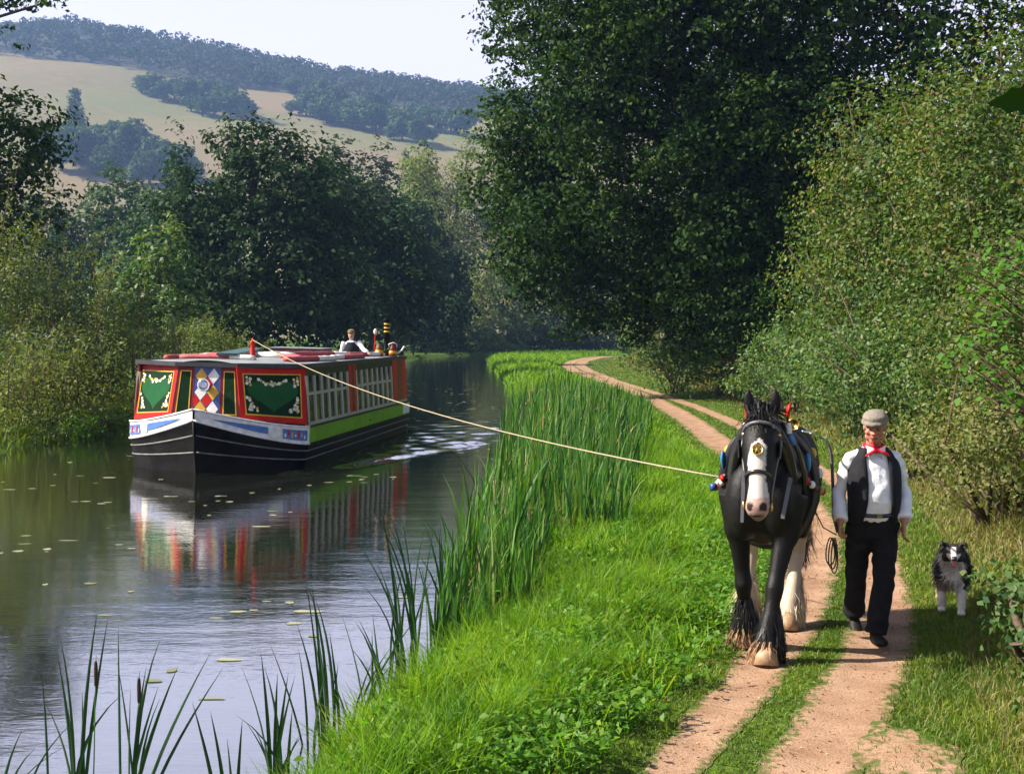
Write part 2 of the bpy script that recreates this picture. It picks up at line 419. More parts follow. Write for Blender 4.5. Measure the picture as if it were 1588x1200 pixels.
# ---- tracks of the towpath
def path_mat():
    m, n, p, o = nodes('red_earth')
    tc = n.nodes.new('ShaderNodeTexCoord')
    a = n.nodes.new('ShaderNodeTexNoise'); a.inputs['Scale'].default_value = 3.0; a.inputs['Detail'].default_value = 6
    b = n.nodes.new('ShaderNodeTexNoise'); b.inputs['Scale'].default_value = 70; b.inputs['Detail'].default_value = 3
    v = n.nodes.new('ShaderNodeTexVoronoi'); v.inputs['Scale'].default_value = 95
    for q in (a, b, v): n.links.new(tc.outputs['Object'], q.inputs['Vector'])
    r1 = n.nodes.new('ShaderNodeValToRGB')
    r1.color_ramp.elements[0].position = .3; r1.color_ramp.elements[1].position = .72
    r1.color_ramp.elements[0].color = (.25, .142, .086, 1); r1.color_ramp.elements[1].color = (.39, .25, .165, 1)
    r2 = n.nodes.new('ShaderNodeValToRGB')
    r2.color_ramp.elements[0].position = .30; r2.color_ramp.elements[1].position = .55
    r2.color_ramp.elements[0].color = (.5, .45, .42, 1); r2.color_ramp.elements[1].color = (1.05, 1.05, 1.05, 1)
    n.links.new(a.outputs['Fac'], r1.inputs['Fac']); n.links.new(b.outputs['Fac'], r2.inputs['Fac'])
    mx = n.nodes.new('ShaderNodeMixRGB'); mx.blend_type = 'MULTIPLY'; mx.inputs['Fac'].default_value = .8
    n.links.new(r1.outputs[0], mx.inputs['Color1']); n.links.new(r2.outputs[0], mx.inputs['Color2'])
    at = n.nodes.new('ShaderNodeAttribute'); at.attribute_name = 'col'      # how near the rim of the track
    e1 = n.nodes.new('ShaderNodeTexNoise'); e1.inputs['Scale'].default_value = 16; e1.inputs['Detail'].default_value = 6
    n.links.new(tc.outputs['Object'], e1.inputs['Vector'])
    s1 = n.nodes.new('ShaderNodeMath'); s1.operation = 'MULTIPLY_ADD'; s1.inputs[1].default_value = 1.5; n.links.new(e1.outputs['Fac'], s1.inputs[0]); n.links.new(at.outputs['Fac'], s1.inputs[2])
    rr = n.nodes.new('ShaderNodeMapRange'); rr.inputs['From Min'].default_value = 1.45; rr.inputs['From Max'].default_value = 1.72; n.links.new(s1.outputs[0], rr.inputs['Value'])
    tf = n.nodes.new('ShaderNodeMixRGB'); n.links.new(rr.outputs[0], tf.inputs['Fac']); n.links.new(mx.outputs[0], tf.inputs['Color1']); tf.inputs['Color2'].default_value = (.075, .10, .022, 1)
    n.links.new(tf.outputs[0], p.inputs['Base Color'])
    p.inputs['Roughness'].default_value = .95; p.inputs['Specular IOR Level'].default_value = .15
    ad = n.nodes.new('ShaderNodeMath'); ad.operation = 'ADD'
    n.links.new(b.outputs['Fac'], ad.inputs[0]); n.links.new(v.outputs['Distance'], ad.inputs[1])
    bp = n.nodes.new('ShaderNodeBump'); bp.inputs['Strength'].default_value = .30; bp.inputs['Distance'].default_value = .010
    n.links.new(ad.outputs[0], bp.inputs['Height']); n.links.new(bp.outputs[0], p.inputs['Normal'])
    return m
M_path = path_mat()
def halfw(t, Y):
    if t == 'TL': return np.interp(Y, [5, 6.8, 8, 9, 11, 14, 20, 40, 60, 100], [.14, .17, .22, .23, .28, .33, .37, .40, .38, .5])
    return np.interp(Y, [5, 6.8, 8, 9, 11, 14, 20, 40, 60, 100], [.27, .29, .30, .29, .28, .24, .21, .24, .3, .5])
def edge(t, s, Y):
    return halfw(t, Y) * (1 + .16 * vnoise(Y * 1.0, Y * .3 + s * 9, .25, 11 + (t == 'TR') + 2 * s) + .10 * vnoise(Y, Y, .07, 20 + s))
def in_path(X, Y, grow=0.0):
    r = np.zeros(np.shape(X), bool)
    for t in ('TL', 'TR'):
        c = ln(t, Y); r |= (X > c - edge(t, 0, Y) - grow) & (X < c + edge(t, 1, Y) + grow)
    return r
def in_patch(X, Y): return (((X - 2.16) / .28) ** 2 + ((Y - 7.0) / .55) ** 2 + .6 * vnoise(X, Y, .2, 31)) < 1
for t in ('TL', 'TR'):
    yy = np.concatenate([np.arange(4.5, 25, .07), np.arange(25, 60, .3), np.arange(60, 135, 1.0)])
    c = ln(t, yy); l = c - edge(t, 0, yy); r_ = c + edge(t, 1, yy)
    u = np.linspace(0, 1, 9)
    X = l[:, None] * (1 - u) + r_[:, None] * u; Y = np.repeat(yy[:, None], 9, 1)
    Z = G(X, Y) + np.where(Y < 25, .010, np.where(Y < 60, .02, .04)) * np.sin(u * math.pi) ** .3 + .004
    V = np.stack([X, Y, Z], -1).reshape(-1, 3)
    i = (np.arange(len(yy) - 1)[:, None] * 9 + np.arange(8)[None, :]).ravel()
    me = npmesh('towpath_track', V, np.stack([i, i + 1, i + 10, i + 9], 1)); setcol(me, np.repeat(np.abs(np.tile(u, len(yy)) * 2 - 1)[:, None], 3, 1))
    o = link('towpath_track', me, M_path, None, True)
    tag(o, kind='structure')
# bare patch beside the right track
n_ = 40; ang = np.linspace(0, 2 * math.pi, n_, endpoint=False)
rad = np.ones(n_) * (1 + .12 * np.sin(ang * 5 + 1) + .10 * np.sin(ang * 9))
V = [(2.16, 7.0)]; F = []
for k in range(1, 6):
    for a, r_ in zip(ang, rad): V.append((2.16 + .30 * r_ * k / 5 * math.cos(a), 7.0 + .60 * r_ * k / 5 * math.sin(a)))
for j in range(n_): F.append((0, 1 + j, 1 + (j + 1) % n_))
for k in range(4):
    for j in range(n_):
        a = 1 + k * n_; F.append((a + j, a + n_ + j, a + n_ + (j + 1) % n_, a + (j + 1) % n_))
mb = MB(); mb.add([(x, y, float(G(x, y)) + .012) for x, y in V], F)
o = mb.build('path_bare_patch', M_path, None, True); setcol(o.data, np.array([[0.4] * 3] + [[.4 + .55 * k / 5] * 3 for k in range(1, 6) for _ in range(n_)])); tag(o, kind='structure')

# ---- water
BO = Vector((-5.85, 25.62, 0)); BYAW = -math.atan2(.122, .993)
_bs, _bc = math.sin(-BYAW), math.cos(-BYAW)
def boat_local(X, Y):
    dx, dy = X - BO.x, Y - BO.y
    return dx * _bc - dy * _bs, dx * _bs + dy * _bc
def WZ(X, Y):
    lx, ly = boat_local(X, Y)
    sgn = np.where(lx > 0, 1.0, .25)
    d = np.abs(lx) - 1.9 - .34 * (ly + .6)
    amp = (.05 + .05 * vnoise(X * 1.5, Y * 1.5, .5, 45)) * np.exp(-np.clip(ly, 0, 60) / 16) * (ly > -1.2) * sgn
    z = amp * (np.exp(-(d / .5) ** 2) * np.cos(d * 7.5) + .6 * np.exp(-((d + 1.5) / .6) ** 2) * np.cos(d * 9 + 1))
    inn = (np.abs(lx) < 2.1 + .36 * np.clip(ly, 0, 50)) & (ly > 1)
    z = z + np.where(inn, .024 * np.exp(-np.clip(ly - 10, 0, 80) / 12) * (vnoise(X * 1.0, Y * 2.6, .55, 41) + .7 * vnoise(X * 1.3, Y * 4, .3, 42)) * sstep(1, 6, ly), 0)
    z = z + .0022 * vnoise(X, Y * 2.2, .5, 43)
    return z
def water_mat():
    m, n, p, o = nodes('canal_water')
    p.inputs['Base Color'].default_value = (.012, .014, .008, 1)
    p.inputs['Roughness'].default_value = .03; p.inputs['IOR'].default_value = 3.0
    p.inputs['Specular IOR Level'].default_value = .8
    p.inputs['Coat Weight'].default_value = 1.0; p.inputs['Coat IOR'].default_value = 3.2; p.inputs['Coat Roughness'].default_value = .03
    tc = n.nodes.new('ShaderNodeTexCoord')
    hs = None
    for sc_, mp, st in ((1.6, (1, 2.6, 1), .50), (8.0, (1, 2.6, 1), .20), (22.0, (1, 2.2, 1), .05), (.35, (1, 1.2, 1), .8)):
        mpn = n.nodes.new('ShaderNodeMapping'); mpn.inputs['Scale'].default_value = mp
        nz = n.nodes.new('ShaderNodeTexNoise'); nz.inputs['Scale'].default_value = sc_; nz.inputs['Detail'].default_value = 3
        n.links.new(tc.outputs['Object'], mpn.inputs['Vector']); n.links.new(mpn.outputs[0], nz.inputs['Vector'])
        mu = n.nodes.new('ShaderNodeMath'); mu.operation = 'MULTIPLY'; mu.inputs[1].default_value = st
        n.links.new(nz.outputs['Fac'], mu.inputs[0])
        if hs is None: hs = mu
        else:
            ad = n.nodes.new('ShaderNodeMath'); ad.operation = 'ADD'
            n.links.new(hs.outputs[0], ad.inputs[0]); n.links.new(mu.outputs[0], ad.inputs[1]); hs = ad
    bp = n.nodes.new('ShaderNodeBump'); bp.inputs['Strength'].default_value = .26; bp.inputs['Distance'].default_value = .020
    n.links.new(hs.outputs[0], bp.inputs['Height']); n.links.new(bp.outputs[0], p.inputs['Normal']); n.links.new(bp.outputs[0], p.inputs['Coat Normal'])
    return m
xs = axis([(-60, -14, 4), (-14, 3, .18), (3, 130, 6)])
ys = axis([(-55, 5, 4), (5, 45, .17), (45, 90, .5), (90, 195, 2)])
tag(link('canal_water', grid('canal_water', xs, ys, WZ), water_mat(), None, True), kind='structure')

# ---- hillside: one rising sheet, fields on it
def HZ(X, Y):
    """field slope, rising from the valley floor to the wood"""
    t = np.clip((Y - HILL0) / 560.0, 0, 1.6)
    top = np.interp(X, [-1300, -700, -420, -365, -266, -195, -80, -25, 0, 200, 1000], [150, 185, 198, 202, 189, 177, 164, 158, 155, 132, 70])
    e = np.where(t <= 1, t ** 1.08, 1 + (np.minimum(t, 1.29) - 1) * .95 - np.maximum(0, t - 1.29) * .5)
    return -1.8 + top * e + 2.0 * vnoise(X, Y, 60, 51)
def hill_mat():
    m, n, p, o = nodes('field_pasture')
    tc = n.nodes.new('ShaderNodeTexCoord')
    a = n.nodes.new('ShaderNodeTexNoise'); a.inputs['Scale'].default_value = .009; a.inputs['Detail'].default_value = 5
    b = n.nodes.new('ShaderNodeTexNoise'); b.inputs['Scale'].default_value = .12; b.inputs['Detail'].default_value = 6
    for q in (a, b): n.links.new(tc.outputs['Object'], q.inputs['Vector'])
    r1 = n.nodes.new('ShaderNodeValToRGB')
    e = r1.color_ramp.elements
    e[0].position = .30; e[1].position = .70
    e[0].color = (.135, .145, .055, 1); e[1].color = (.20, .145, .082, 1)
    r2 = n.nodes.new('ShaderNodeValToRGB'); r2.color_ramp.elements[0].color = (.75, .75, .75, 1); r2.color_ramp.elements[1].color = (1.2, 1.2, 1.2, 1)
    n.links.new(a.outputs['Fac'], r1.inputs['Fac']); n.links.new(b.outputs['Fac'], r2.inputs['Fac'])
    mx = n.nodes.new('ShaderNodeMixRGB'); mx.blend_type = 'MULTIPLY'; mx.inputs['Fac'].default_value = 1
    n.links.new(r1.outputs[0], mx.inputs['Color1']); n.links.new(r2.outputs[0], mx.inputs['Color2'])
    n.links.new(mx.outputs[0], p.inputs['Base Color']); p.inputs['Roughness'].default_value = .95
    p.inputs['Specular IOR Level'].default_value = .1
    return m
xs = axis([(-1300, -600, 50), (-600, 200, 12), (200, 1000, 50)]); ys = axis([(HILL0 - 20, 1250, 12)])
tag(link('hillside_field', grid('hillside_field', xs, ys, HZ), hill_mat(), None, True), kind='structure')
# ================================================================== plants
M_bark = pmat('bark', (.075, .058, .042), .95, var=.4, scale=12, bump=.6, spec=.1)
M_twig = pmat('twig_bark', (.10, .07, .05), .9, var=.4, scale=20, spec=.1)
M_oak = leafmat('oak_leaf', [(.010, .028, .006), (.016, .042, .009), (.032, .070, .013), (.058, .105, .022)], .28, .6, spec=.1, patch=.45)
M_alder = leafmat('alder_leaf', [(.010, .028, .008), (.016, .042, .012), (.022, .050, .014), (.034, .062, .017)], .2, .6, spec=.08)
M_willow = leafmat('pale_willow_leaf', [(.10, .15, .045), (.14, .19, .06), (.18, .22, .075), (.20, .20, .09)], .3, .6, spec=.15)
M_sallow = leafmat('sallow_leaf', [(.060, .095, .020), (.10, .14, .030), (.14, .175, .042), (.18, .18, .055), (.17, .20, .08)], .35, .55, spec=.2, patch=.4)
M_hedge = leafmat('hawthorn_leaf', [(.030, .070, .014), (.050, .100, .020), (.075, .130, .026), (.105, .155, .034), (.14, .16, .045), (.12, .07, .03)], .3, .5, spec=.2, patch=.8)
M_hedge2 = leafmat('bramble_leaf', [(.038, .092, .026), (.058, .125, .036), (.085, .155, .046), (.12, .175, .055), (.15, .165, .055)], .3, .5, spec=.2, patch=.8)
M_hedge3 = leafmat('dry_stem_leaf', [(.07, .10, .025), (.12, .14, .04), (.19, .17, .07), (.09, .14, .03), (.24, .20, .10)], .3, .6, spec=.15)
M_bright = leafmat('fresh_leaf', [(.04, .12, .010), (.06, .17, .015), (.10, .22, .02), (.16, .27, .03)], .4, .5, spec=.2)
M_farleaf = leafmat('far_leaf', [(.026, .062, .020), (.040, .085, .026), (.058, .10, .03)], .2, .7, spec=.1)
M_farwood = leafmat('wood_leaf', [(.020, .040, .022), (.028, .050, .026), (.040, .058, .028), (.052, .056, .028)], .15, .8, spec=.05)
M_grass = leafmat('grass_blade', [(.062, .16, .008), (.108, .25, .010), (.165, .34, .012), (.225, .38, .020), (.26, .31, .05)], .48, .55, tcol=(1.35, 1.4, .35), spec=.25, patch=1.3)
M_short = leafmat('short_turf', [(.07, .13, .010), (.11, .185, .012), (.16, .23, .018), (.21, .21, .06)], .38, .55, tcol=(1.3, 1.3, .5), patch=1.4)
M_dry = leafmat('dry_grass', [(.13, .15, .03), (.20, .19, .055), (.28, .22, .09), (.34, .26, .12)], .35, .7, tcol=(1.2, 1.1, .6))
M_reed = leafmat('reed_leaf', [(.012, .050, .010), (.024, .085, .016), (.045, .13, .022), (.08, .19, .03), (.16, .20, .06)], .32, .5, tcol=(1.2, 1.5, .4), spec=.15)
M_reednear = leafmat('near_reed_leaf', [(.014, .045, .014), (.022, .065, .020), (.035, .09, .028)], .22, .5, tcol=(1.2, 1.4, .5), spec=.15)
M_reeddry = leafmat('dead_reed', [(.20, .13, .06), (.32, .22, .10), (.42, .31, .16), (.24, .12, .05)], .25, .7, tcol=(1, 1, .8))
M_seed = pmat('reedmace_head', (.05, .026, .014), .95, var=.3, scale=60, bump=.3)

def tree(name, label, base, blobs, mat, leaf=.26, per=2.2, subr=.9, nleaf=9, trunk=.35, group=None, up=.35, rough=.2, cat='tree', stemmat=None, shell=(.5, 1.06), limbs=None, asp=.6, crown='crown'):
    base = Vector(base)
    e = empty(name, base, 0, label, cat, group)
    V, F = crown_leaves(blobs, per, subr, leaf, nleaf, up, rough, shell=shell, asp=asp)
    V = V - np.array(base)
    link(crown, npmesh(crown, V, F), mat, e)
    mb = MB()
    top = max(blobs, key=lambda b: b[0][2])
    tp = Vector(top[0]) - base
    r = trunk
    n = 6
    pts = [Vector((0, 0, -.3))] + [Vector((tp.x * (i / n) ** 1.6 + .3 * r * math.sin(i * 2.1), tp.y * (i / n) ** 1.6 + .3 * r * math.cos(i * 1.7), tp.z * i / n)) for i in range(1, n + 1)]
    mb.tube(pts, [r * 1.35] + [r * (1 - .13 * i) for i in range(1, n + 1)], 9)
    for k, (c, rr) in enumerate(blobs[:limbs] if limbs else blobs):
        c = Vector(c) - base
        s = pts[min(n, 2 + k % 4)]
        if c.z < s.z + .3: s = pts[1 + k % 2] if c.z > pts[1].z else pts[1]
        md = (s + c) * .5 + Vector((0, 0, .12 * (c - s).length))
        mb.tube([s, md, c], [r * .45, r * .3, r * .1], 6)
    mb.build('trunk', stemmat or M_bark, e, True)
    return e
def blobs_in(c, r, n, rb, seed, squash=.85, low=-.6):
    g = np.random.default_rng(seed); out = []
    for i in range(n):
        d = unit(g.normal(size=3)); d[2] = max(low, d[2])
        f = g.uniform(.45, .9)
        q = np.array(c) + d * np.array(r) * f
        k = rb * g.uniform(.7, 1.25)
        out.append((tuple(q), (k, k, k * squash)))
    return out

# ---- great dark tree over the towpath
bl = [((7.0, 47, 9.5), (7.2, 6.5, 6.0)), ((6.0, 48, 16), (7.2, 6.5, 6)), ((3.2, 46.5, 11.5), (4.3, 4.5, 4.2)), ((2.3, 47, 15.8), (4.0, 4.5, 4.2)),
      ((2.8, 46, 7.6), (3.6, 4, 3.0)), ((9.0, 44, 5.6), (3.4, 3.5, 2.8)), ((6.2, 44.5, 5.6), (2.8, 3, 2.4)), ((12, 47, 13), (6, 6, 6)), ((13, 46, 8), (5, 5, 4.5)), ((10.5, 50, 20), (6, 6, 4)), ((4.4, 44, 12.6), (2.6, 2.6, 2.4)), ((8.2, 42.5, 9.4), (2.6, 2.4, 2.2)), ((5.8, 43, 8.6), (2.2, 2.2, 2.0)), ((3.8, 44.6, 17.4), (2.6, 2.4, 2.2)), ((8.4, 42.6, 13.8), (2.8, 2.4, 2.4)), ((.8, 47, 10.2), (2.2, 2.6, 2.8)), ((1.0, 47.5, 6.6), (1.8, 2.2, 1.9)), ((4.6, 47, 5.0), (2.4, 2.6, 2.2)), ((6.8, 47, 3.6), (2.4, 2.4, 1.9)), ((.6, 47, 14), (2, 2.4, 2.4)), ((1.5, 48, 4.7), (1.8, 2, 1.6)), ((3.3, 48, 4.1), (2.1, 2.2, 1.7)), ((2.2, 48.5, 6.4), (2.2, 2.2, 1.9)), ((.2, 47.5, 8.2), (1.7, 2, 1.8))]
gb = np.random.default_rng(15); core = [(c, tuple(np.array(r) * .86)) for c, r in bl]; bumps = []
for c, r in bl:
    for k in range(6):
        d = unit(gb.normal(size=3) + np.array([-.35, -.8, .1])); f = gb.uniform(.30, .46)
        bumps.append((tuple(np.array(c) + d * np.array(r) * gb.uniform(.72, .95)), tuple(np.array(r) * f * np.array([1, 1, gb.uniform(.9, 1.5)]))))
bl = bl[:1] + core[1:]
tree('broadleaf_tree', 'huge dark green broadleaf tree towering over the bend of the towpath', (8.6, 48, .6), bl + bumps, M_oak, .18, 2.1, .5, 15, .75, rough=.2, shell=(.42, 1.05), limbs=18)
bl = [((17.5, 43, 12.5), (4.6, 4, 3.2)), ((14, 42, 11), (3.2, 3, 3.0)), ((20, 44, 17), (5, 4, 4)), ((14.8, 41, 15.5), (3.6, 3.4, 3)), ((12.0, 41.5, 13), (2.8, 2.8, 2.6)), ((17, 41, 8.5), (4, 3, 2.5))]
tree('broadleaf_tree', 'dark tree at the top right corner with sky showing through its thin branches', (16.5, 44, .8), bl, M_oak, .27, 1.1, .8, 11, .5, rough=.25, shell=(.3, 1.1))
# dark hollow under it at the bend
def bush(label, base, blobs, mat, leaf, per, subr, nleaf, name='shrub', group=None, up=.3, rough=.22, shell=(.35, 1.08), cat='bush', asp=.6):
    base = Vector(base)
    e = empty(name, base, 0, label, cat, group)
    V, F = crown_leaves(blobs, per, subr, leaf, nleaf, up, rough, shell=shell, asp=asp)
    link('foliage', npmesh('foliage', V - np.array(base), F), mat, e)
    mb = MB(); g = np.random.default_rng(int(abs(base.x * 100 + base.y)))
    for c, r in blobs:
        for k in range(4):
            d = g.normal(size=3) * .5; c2 = Vector(c) - base + Vector((d[0] * r[0], d[1] * r[1], r[2] * .7 * g.uniform(.3, 1)))
            s = Vector((g.normal() * .15, g.normal() * .15, -.15))
            md = (s + c2) * .5 + Vector((g.normal() * .15, g.normal() * .15, .2))
            mb.tube([s, md, c2], [.035, .025, .008], 5)
    mb.build('stem', M_twig, e, True)
    return e
gh = lambda x, y: float(G(x, y))
# ---- right-hand hedge, shrub by shrub
HG = 'shrubs of the right-hand hedge'
def hz(px_, py_, Y): v = px(px_, py_, Y); return (v.x, v.y, v.z)
hb = [
 # label, base px/depth, blobs [(x,y,Y),(rx,ry,rz)], mat, leaf, per
 ('tall hawthorn with reddish tips standing highest behind the cap of the man', [((1370, 250, 25), (1.7, 1.7, 1.6)), ((1420, 330, 24), (1.8, 1.8, 1.6)), ((1350, 330, 25), (1.3, 1.4, 1.3)), ((1390, 440, 24), (1.9, 1.6, 1.5)), ((1330, 430, 24.5), (1.3, 1.3, 1.2))], M_hedge, .085, 16),
 ('hawthorn with yellowing leaves reaching the right edge below the sky gap', [((1530, 190, 21), (1.7, 1.5, 1.4)), ((1600, 230, 20), (1.6, 1.5, 1.8)), ((1500, 290, 20), (1.5, 1.4, 1.4)), ((1560, 370, 19), (1.6, 1.3, 1.4)), ((1470, 390, 20.5), (1.3, 1.2, 1.3))], M_hedge, .075, 19),
 ('grey green bramble mound in the middle of the hedge above the horse', [((1310, 470, 28), (1.3, 1.4, 1.4)), ((1290, 545, 28), (1.4, 1.4, 1.1)), ((1320, 400, 28), (1.2, 1.2, 1.3)), ((1340, 545, 26), (1.5, 1.3, 1.1))], M_hedge2, .085, 16),
 ('pale bramble mound directly behind the man\'s head', [((1400, 560, 20), (1.5, 1.2, 1.1)), ((1350, 600, 20.5), (1.1, 1.0, .8)), ((1440, 490, 20.5), (1.3, 1.1, 1.1)), ((1460, 600, 18.5), (1.1, .9, .9))], M_hedge2, .07, 22),
 ('mixed thorn bush on the right edge level with the man\'s cap', [((1530, 500, 16.5), (1.1, 1.0, 1.0)), ((1580, 570, 15.5), (1.0, .9, .9)), ((1510, 590, 16.2), (.95, .8, .8)), ((1600, 450, 16), (.9, .9, .9))], M_hedge, .062, 28),
 ('grey leafed shrub at the left foot of the hedge beside the far path', [((1200, 565, 38), (1.1, 1.4, 1.0)), ((1230, 540, 35), (1.1, 1.4, 1.1)), ((1250, 600, 32), (.9, 1.2, .7)), ((1165, 590, 40), (.9, 1.2, .6))], M_hedge2, .10, 12),
 ('dry brown stemmed bush low on the right edge behind the dog', [((1560, 690, 13.6), (.75, .75, .62)), ((1500, 700, 14.6), (.75, .7, .52)), ((1600, 640, 13.5), (.7, .7, .7)), ((1450, 690, 16.5), (.7, .7, .42))], M_hedge3, .055, 34),
 ('leafy bush under the great tree at the bend of the path', [((1010, 520, 52), (1.3, 1.5, 1.5)), ((1050, 560, 50), (1.4, 1.4, 1.1)), ((985, 490, 54), (1.1, 1.2, 1.2)), ((1090, 560, 46), (1.2, 1.3, 1.2))], M_hedge2, .13, 9),
 ('small yellow green bush in front of the dark tree foot', [((1130, 500, 43), (1.4, 1.4, 1.4)), ((1170, 450, 42), (1.3, 1.3, 1.4)), ((1090, 510, 45), (1.0, 1.2, 1.1))], M_oak, .15, 8),
]
for i, (lab, bs, mt, lf, per) in enumerate(hb):
    B = [(hz(*p), r) for p, r in bs]
    cx = sum(b[0][0] for b in B) / len(B); cyy = sum(b[0][1] for b in B) / len(B)
    bush(lab, (cx + .5, cyy + .4, gh(cx + .5, cyy + .4)), B, mt, lf, per, .34, 10, 'hedge_shrub', HG)
# hedge goes on towards the camera, out of the frame, so the row stays whole from the side
B = [((5.6, 11.5, 2.2), (1.1, 1.2, 1.3)), ((6.2, 12.5, 4.2), (1.2, 1.4, 1.3)), ((6.8, 14.5, 6.0), (1.3, 1.6, 1.4))]
bush('thorn bush at the extreme right edge beside the dog', (6.1, 12.4, .9), B, M_hedge, .06, 22, .34, 9, 'hedge_shrub', HG)

# near leafy shrub on the right edge, bright green
def near_shrub():
    e = empty('hazel_shrub', (4.2, 7.4, gh(4.2, 7.4)), 0, 'bright green leafy shrub leaning in at the right edge', 'bush')
    base = np.array(e.location)
    g = np.random.default_rng(5); Cs = []; Ns = []
    mb = MB()
    for k in range(110):
        X0 = g.uniform(2.46, 3.3); Y0 = g.uniform(6.9, 7.9); Z0 = g.uniform(2.25, 3.25)
        tip = np.array([X0 + .06 * (Z0 - 2.8) ** 2 - .0, Y0, Z0])
        s = tip + np.array([g.uniform(.5, 1.0), g.uniform(-.1, .3), -g.uniform(.3, .7)])
        mb.tube([Vector(s - base), Vector((s + tip) / 2 + np.array([0, 0, .06]) - base), Vector(tip - base)], [.007, .005, .002], 5)
        for j in range(15):
            t = g.uniform(.0, 1.05); c = s * (1 - t) + tip * t + np.array([0, 0, .05 * math.sin(t * 3)]) + g.normal(size=3) * .035
            Cs.append(c); Ns.append(np.array([-.4, -.3, .8]) + g.normal(size=3) * .45)
    for s_ in range(9):
        a = Vector((g.normal() * .12, g.normal() * .12, -.2)); b = Vector((-1.0 + g.normal() * .3, g.normal() * .3, 2.0 + g.uniform(-.4, .5)))
        mb.tube([a, (a + b) / 2 + Vector((.15, 0, .25)), b], [.03, .02, .008], 6)
    V, F = leaf_quads(np.array(Cs), np.array(Ns), .052 * g.uniform(.6, 1.3, len(Cs)), .75, .1)
    link('foliage', npmesh('foliage', V - base, F), leafmat('hazel_leaf', [(.032, .105, .008), (.048, .140, .010), (.075, .18, .014)], .36, .55, spec=.15), e); mb.build('stem', M_twig, e, True)
near_shrub()
# near dark leaf at the top right
M_near = leafmat('close_leaf', [(.010, .035, .006), (.014, .045, .008)], .06, .5, spec=.2)
def near_twig():
    e = empty('overhanging_twig', (1.05, 1.62, 3.0), 0, 'dark twig with large close leaves poking in at the upper right edge', 'branch')
    mb = MB(); mb.tube([(0, 0, .03), (-.2, 0, .0), (-.40, 0, -.055)], [.004, .003, .0015], 6); mb.build('stem', M_twig, e, True)
    def lf(c, L, wd, ang, til):
        n = 9; V = []; F = []
        for i in range(n):
            t = i / (n - 1); hw = wd * math.sin(math.pi * t ** .8) * (1 + .18 * math.sin(t * 22))
            V += [Vector((L * t, -hw, .12 * hw + .006 * math.sin(t * 3))), Vector((L * t, 0, 0)), Vector((L * t, hw, .12 * hw))]
            if i: a = 3 * i - 3; F += [(a, a + 1, a + 4, a + 3), (a + 1, a + 2, a + 5, a + 4)]
        M = Matrix.Rotation(ang, 3, 'Y') @ Matrix.Rotation(til, 3, 'X')
        m = MB(); m.add([M @ v + Vector(c) for v in V], F); m.build('leaf', M_near, e, True)
    lf((-.385, 0, -.05), .075, .019, R(170), R(62)); lf((-.30, 0, -.03), .07, .02, R(200), R(-50)); lf((-.22, .0, -.01), .075, .02, R(150), R(40)); lf((-.1, 0, .015), .08, .022, R(165), R(-30))
near_twig()
# bramble spray low on the right edge
B = [((3.52, 8.3, .60), (.34, .35, .26)), ((3.40, 7.7, .50), (.30, .35, .2)), ((3.7, 8.9, .8), (.5, .5, .35)), ((3.2, 7.0, .46), (.34, .4, .2))]
bush('bramble sprawling onto the verge at the lower right edge', (3.6, 8.2, gh(3.6, 8.2)), B, M_hedge2, .055, 60, .13, 7, 'bramble', asp=.75)

# ---- left bank
tree('alder_tree', 'big rounded dark tree on the left bank behind the boat', (-14.8, 76, .6),
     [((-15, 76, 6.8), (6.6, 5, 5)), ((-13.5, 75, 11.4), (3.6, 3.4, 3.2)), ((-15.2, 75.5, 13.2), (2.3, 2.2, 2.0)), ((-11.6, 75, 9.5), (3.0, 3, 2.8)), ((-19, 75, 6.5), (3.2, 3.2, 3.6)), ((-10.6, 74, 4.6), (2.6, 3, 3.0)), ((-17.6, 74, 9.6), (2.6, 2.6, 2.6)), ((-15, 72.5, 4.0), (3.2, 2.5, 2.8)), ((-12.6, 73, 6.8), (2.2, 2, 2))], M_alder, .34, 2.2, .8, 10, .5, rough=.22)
tree('alder_tree', 'dark pointed tree just right of the big rounded one on the left bank', (-12.2, 97, .5),
     [((-11.8, 97, 6.5), (5.4, 4.5, 5.2)), ((-12.6, 96.5, 12.0), (3.0, 3, 2.9)), ((-9.6, 96, 10.2), (2.6, 2.6, 2.6)), ((-7.8, 96, 6.0), (2.6, 3, 3.2)), ((-14.5, 96, 14), (1.5, 1.5, 1.5))], M_alder, .42, 1.9, .9, 9, .45, rough=.22)
tree('alder_tree', 'dark tree leaning over the far water at the end of the left bank', (-12.4, 140, .5),
     [((-10.6, 140, 6.5), (5.2, 5, 5.8)), ((-10.8, 139, 13.6), (3.4, 3.4, 3.6)), ((-7.2, 139, 8.5), (3.0, 3, 3.6)), ((-6.6, 138, 4.2), (2.6, 3, 3.0)), ((-13.5, 139, 11), (3.4, 3.4, 4))], M_alder, .55, 1.4, 1.1, 9, .5, rough=.22)
tree('alder_tree', 'fresh green young tree left of the big rounded dark tree', (-17.6, 62, .6),
     [((-17.2, 62, 4.4), (2.0, 2, 2.4)), ((-16.4, 61.5, 6.6), (1.4, 1.4, 1.5)), ((-18.6, 62, 4.0), (1.7, 1.7, 2.0)), ((-15.8, 61.5, 3.6), (1.6, 1.6, 1.8))], M_hedge2, .26, 3.0, .6, 9, .16)
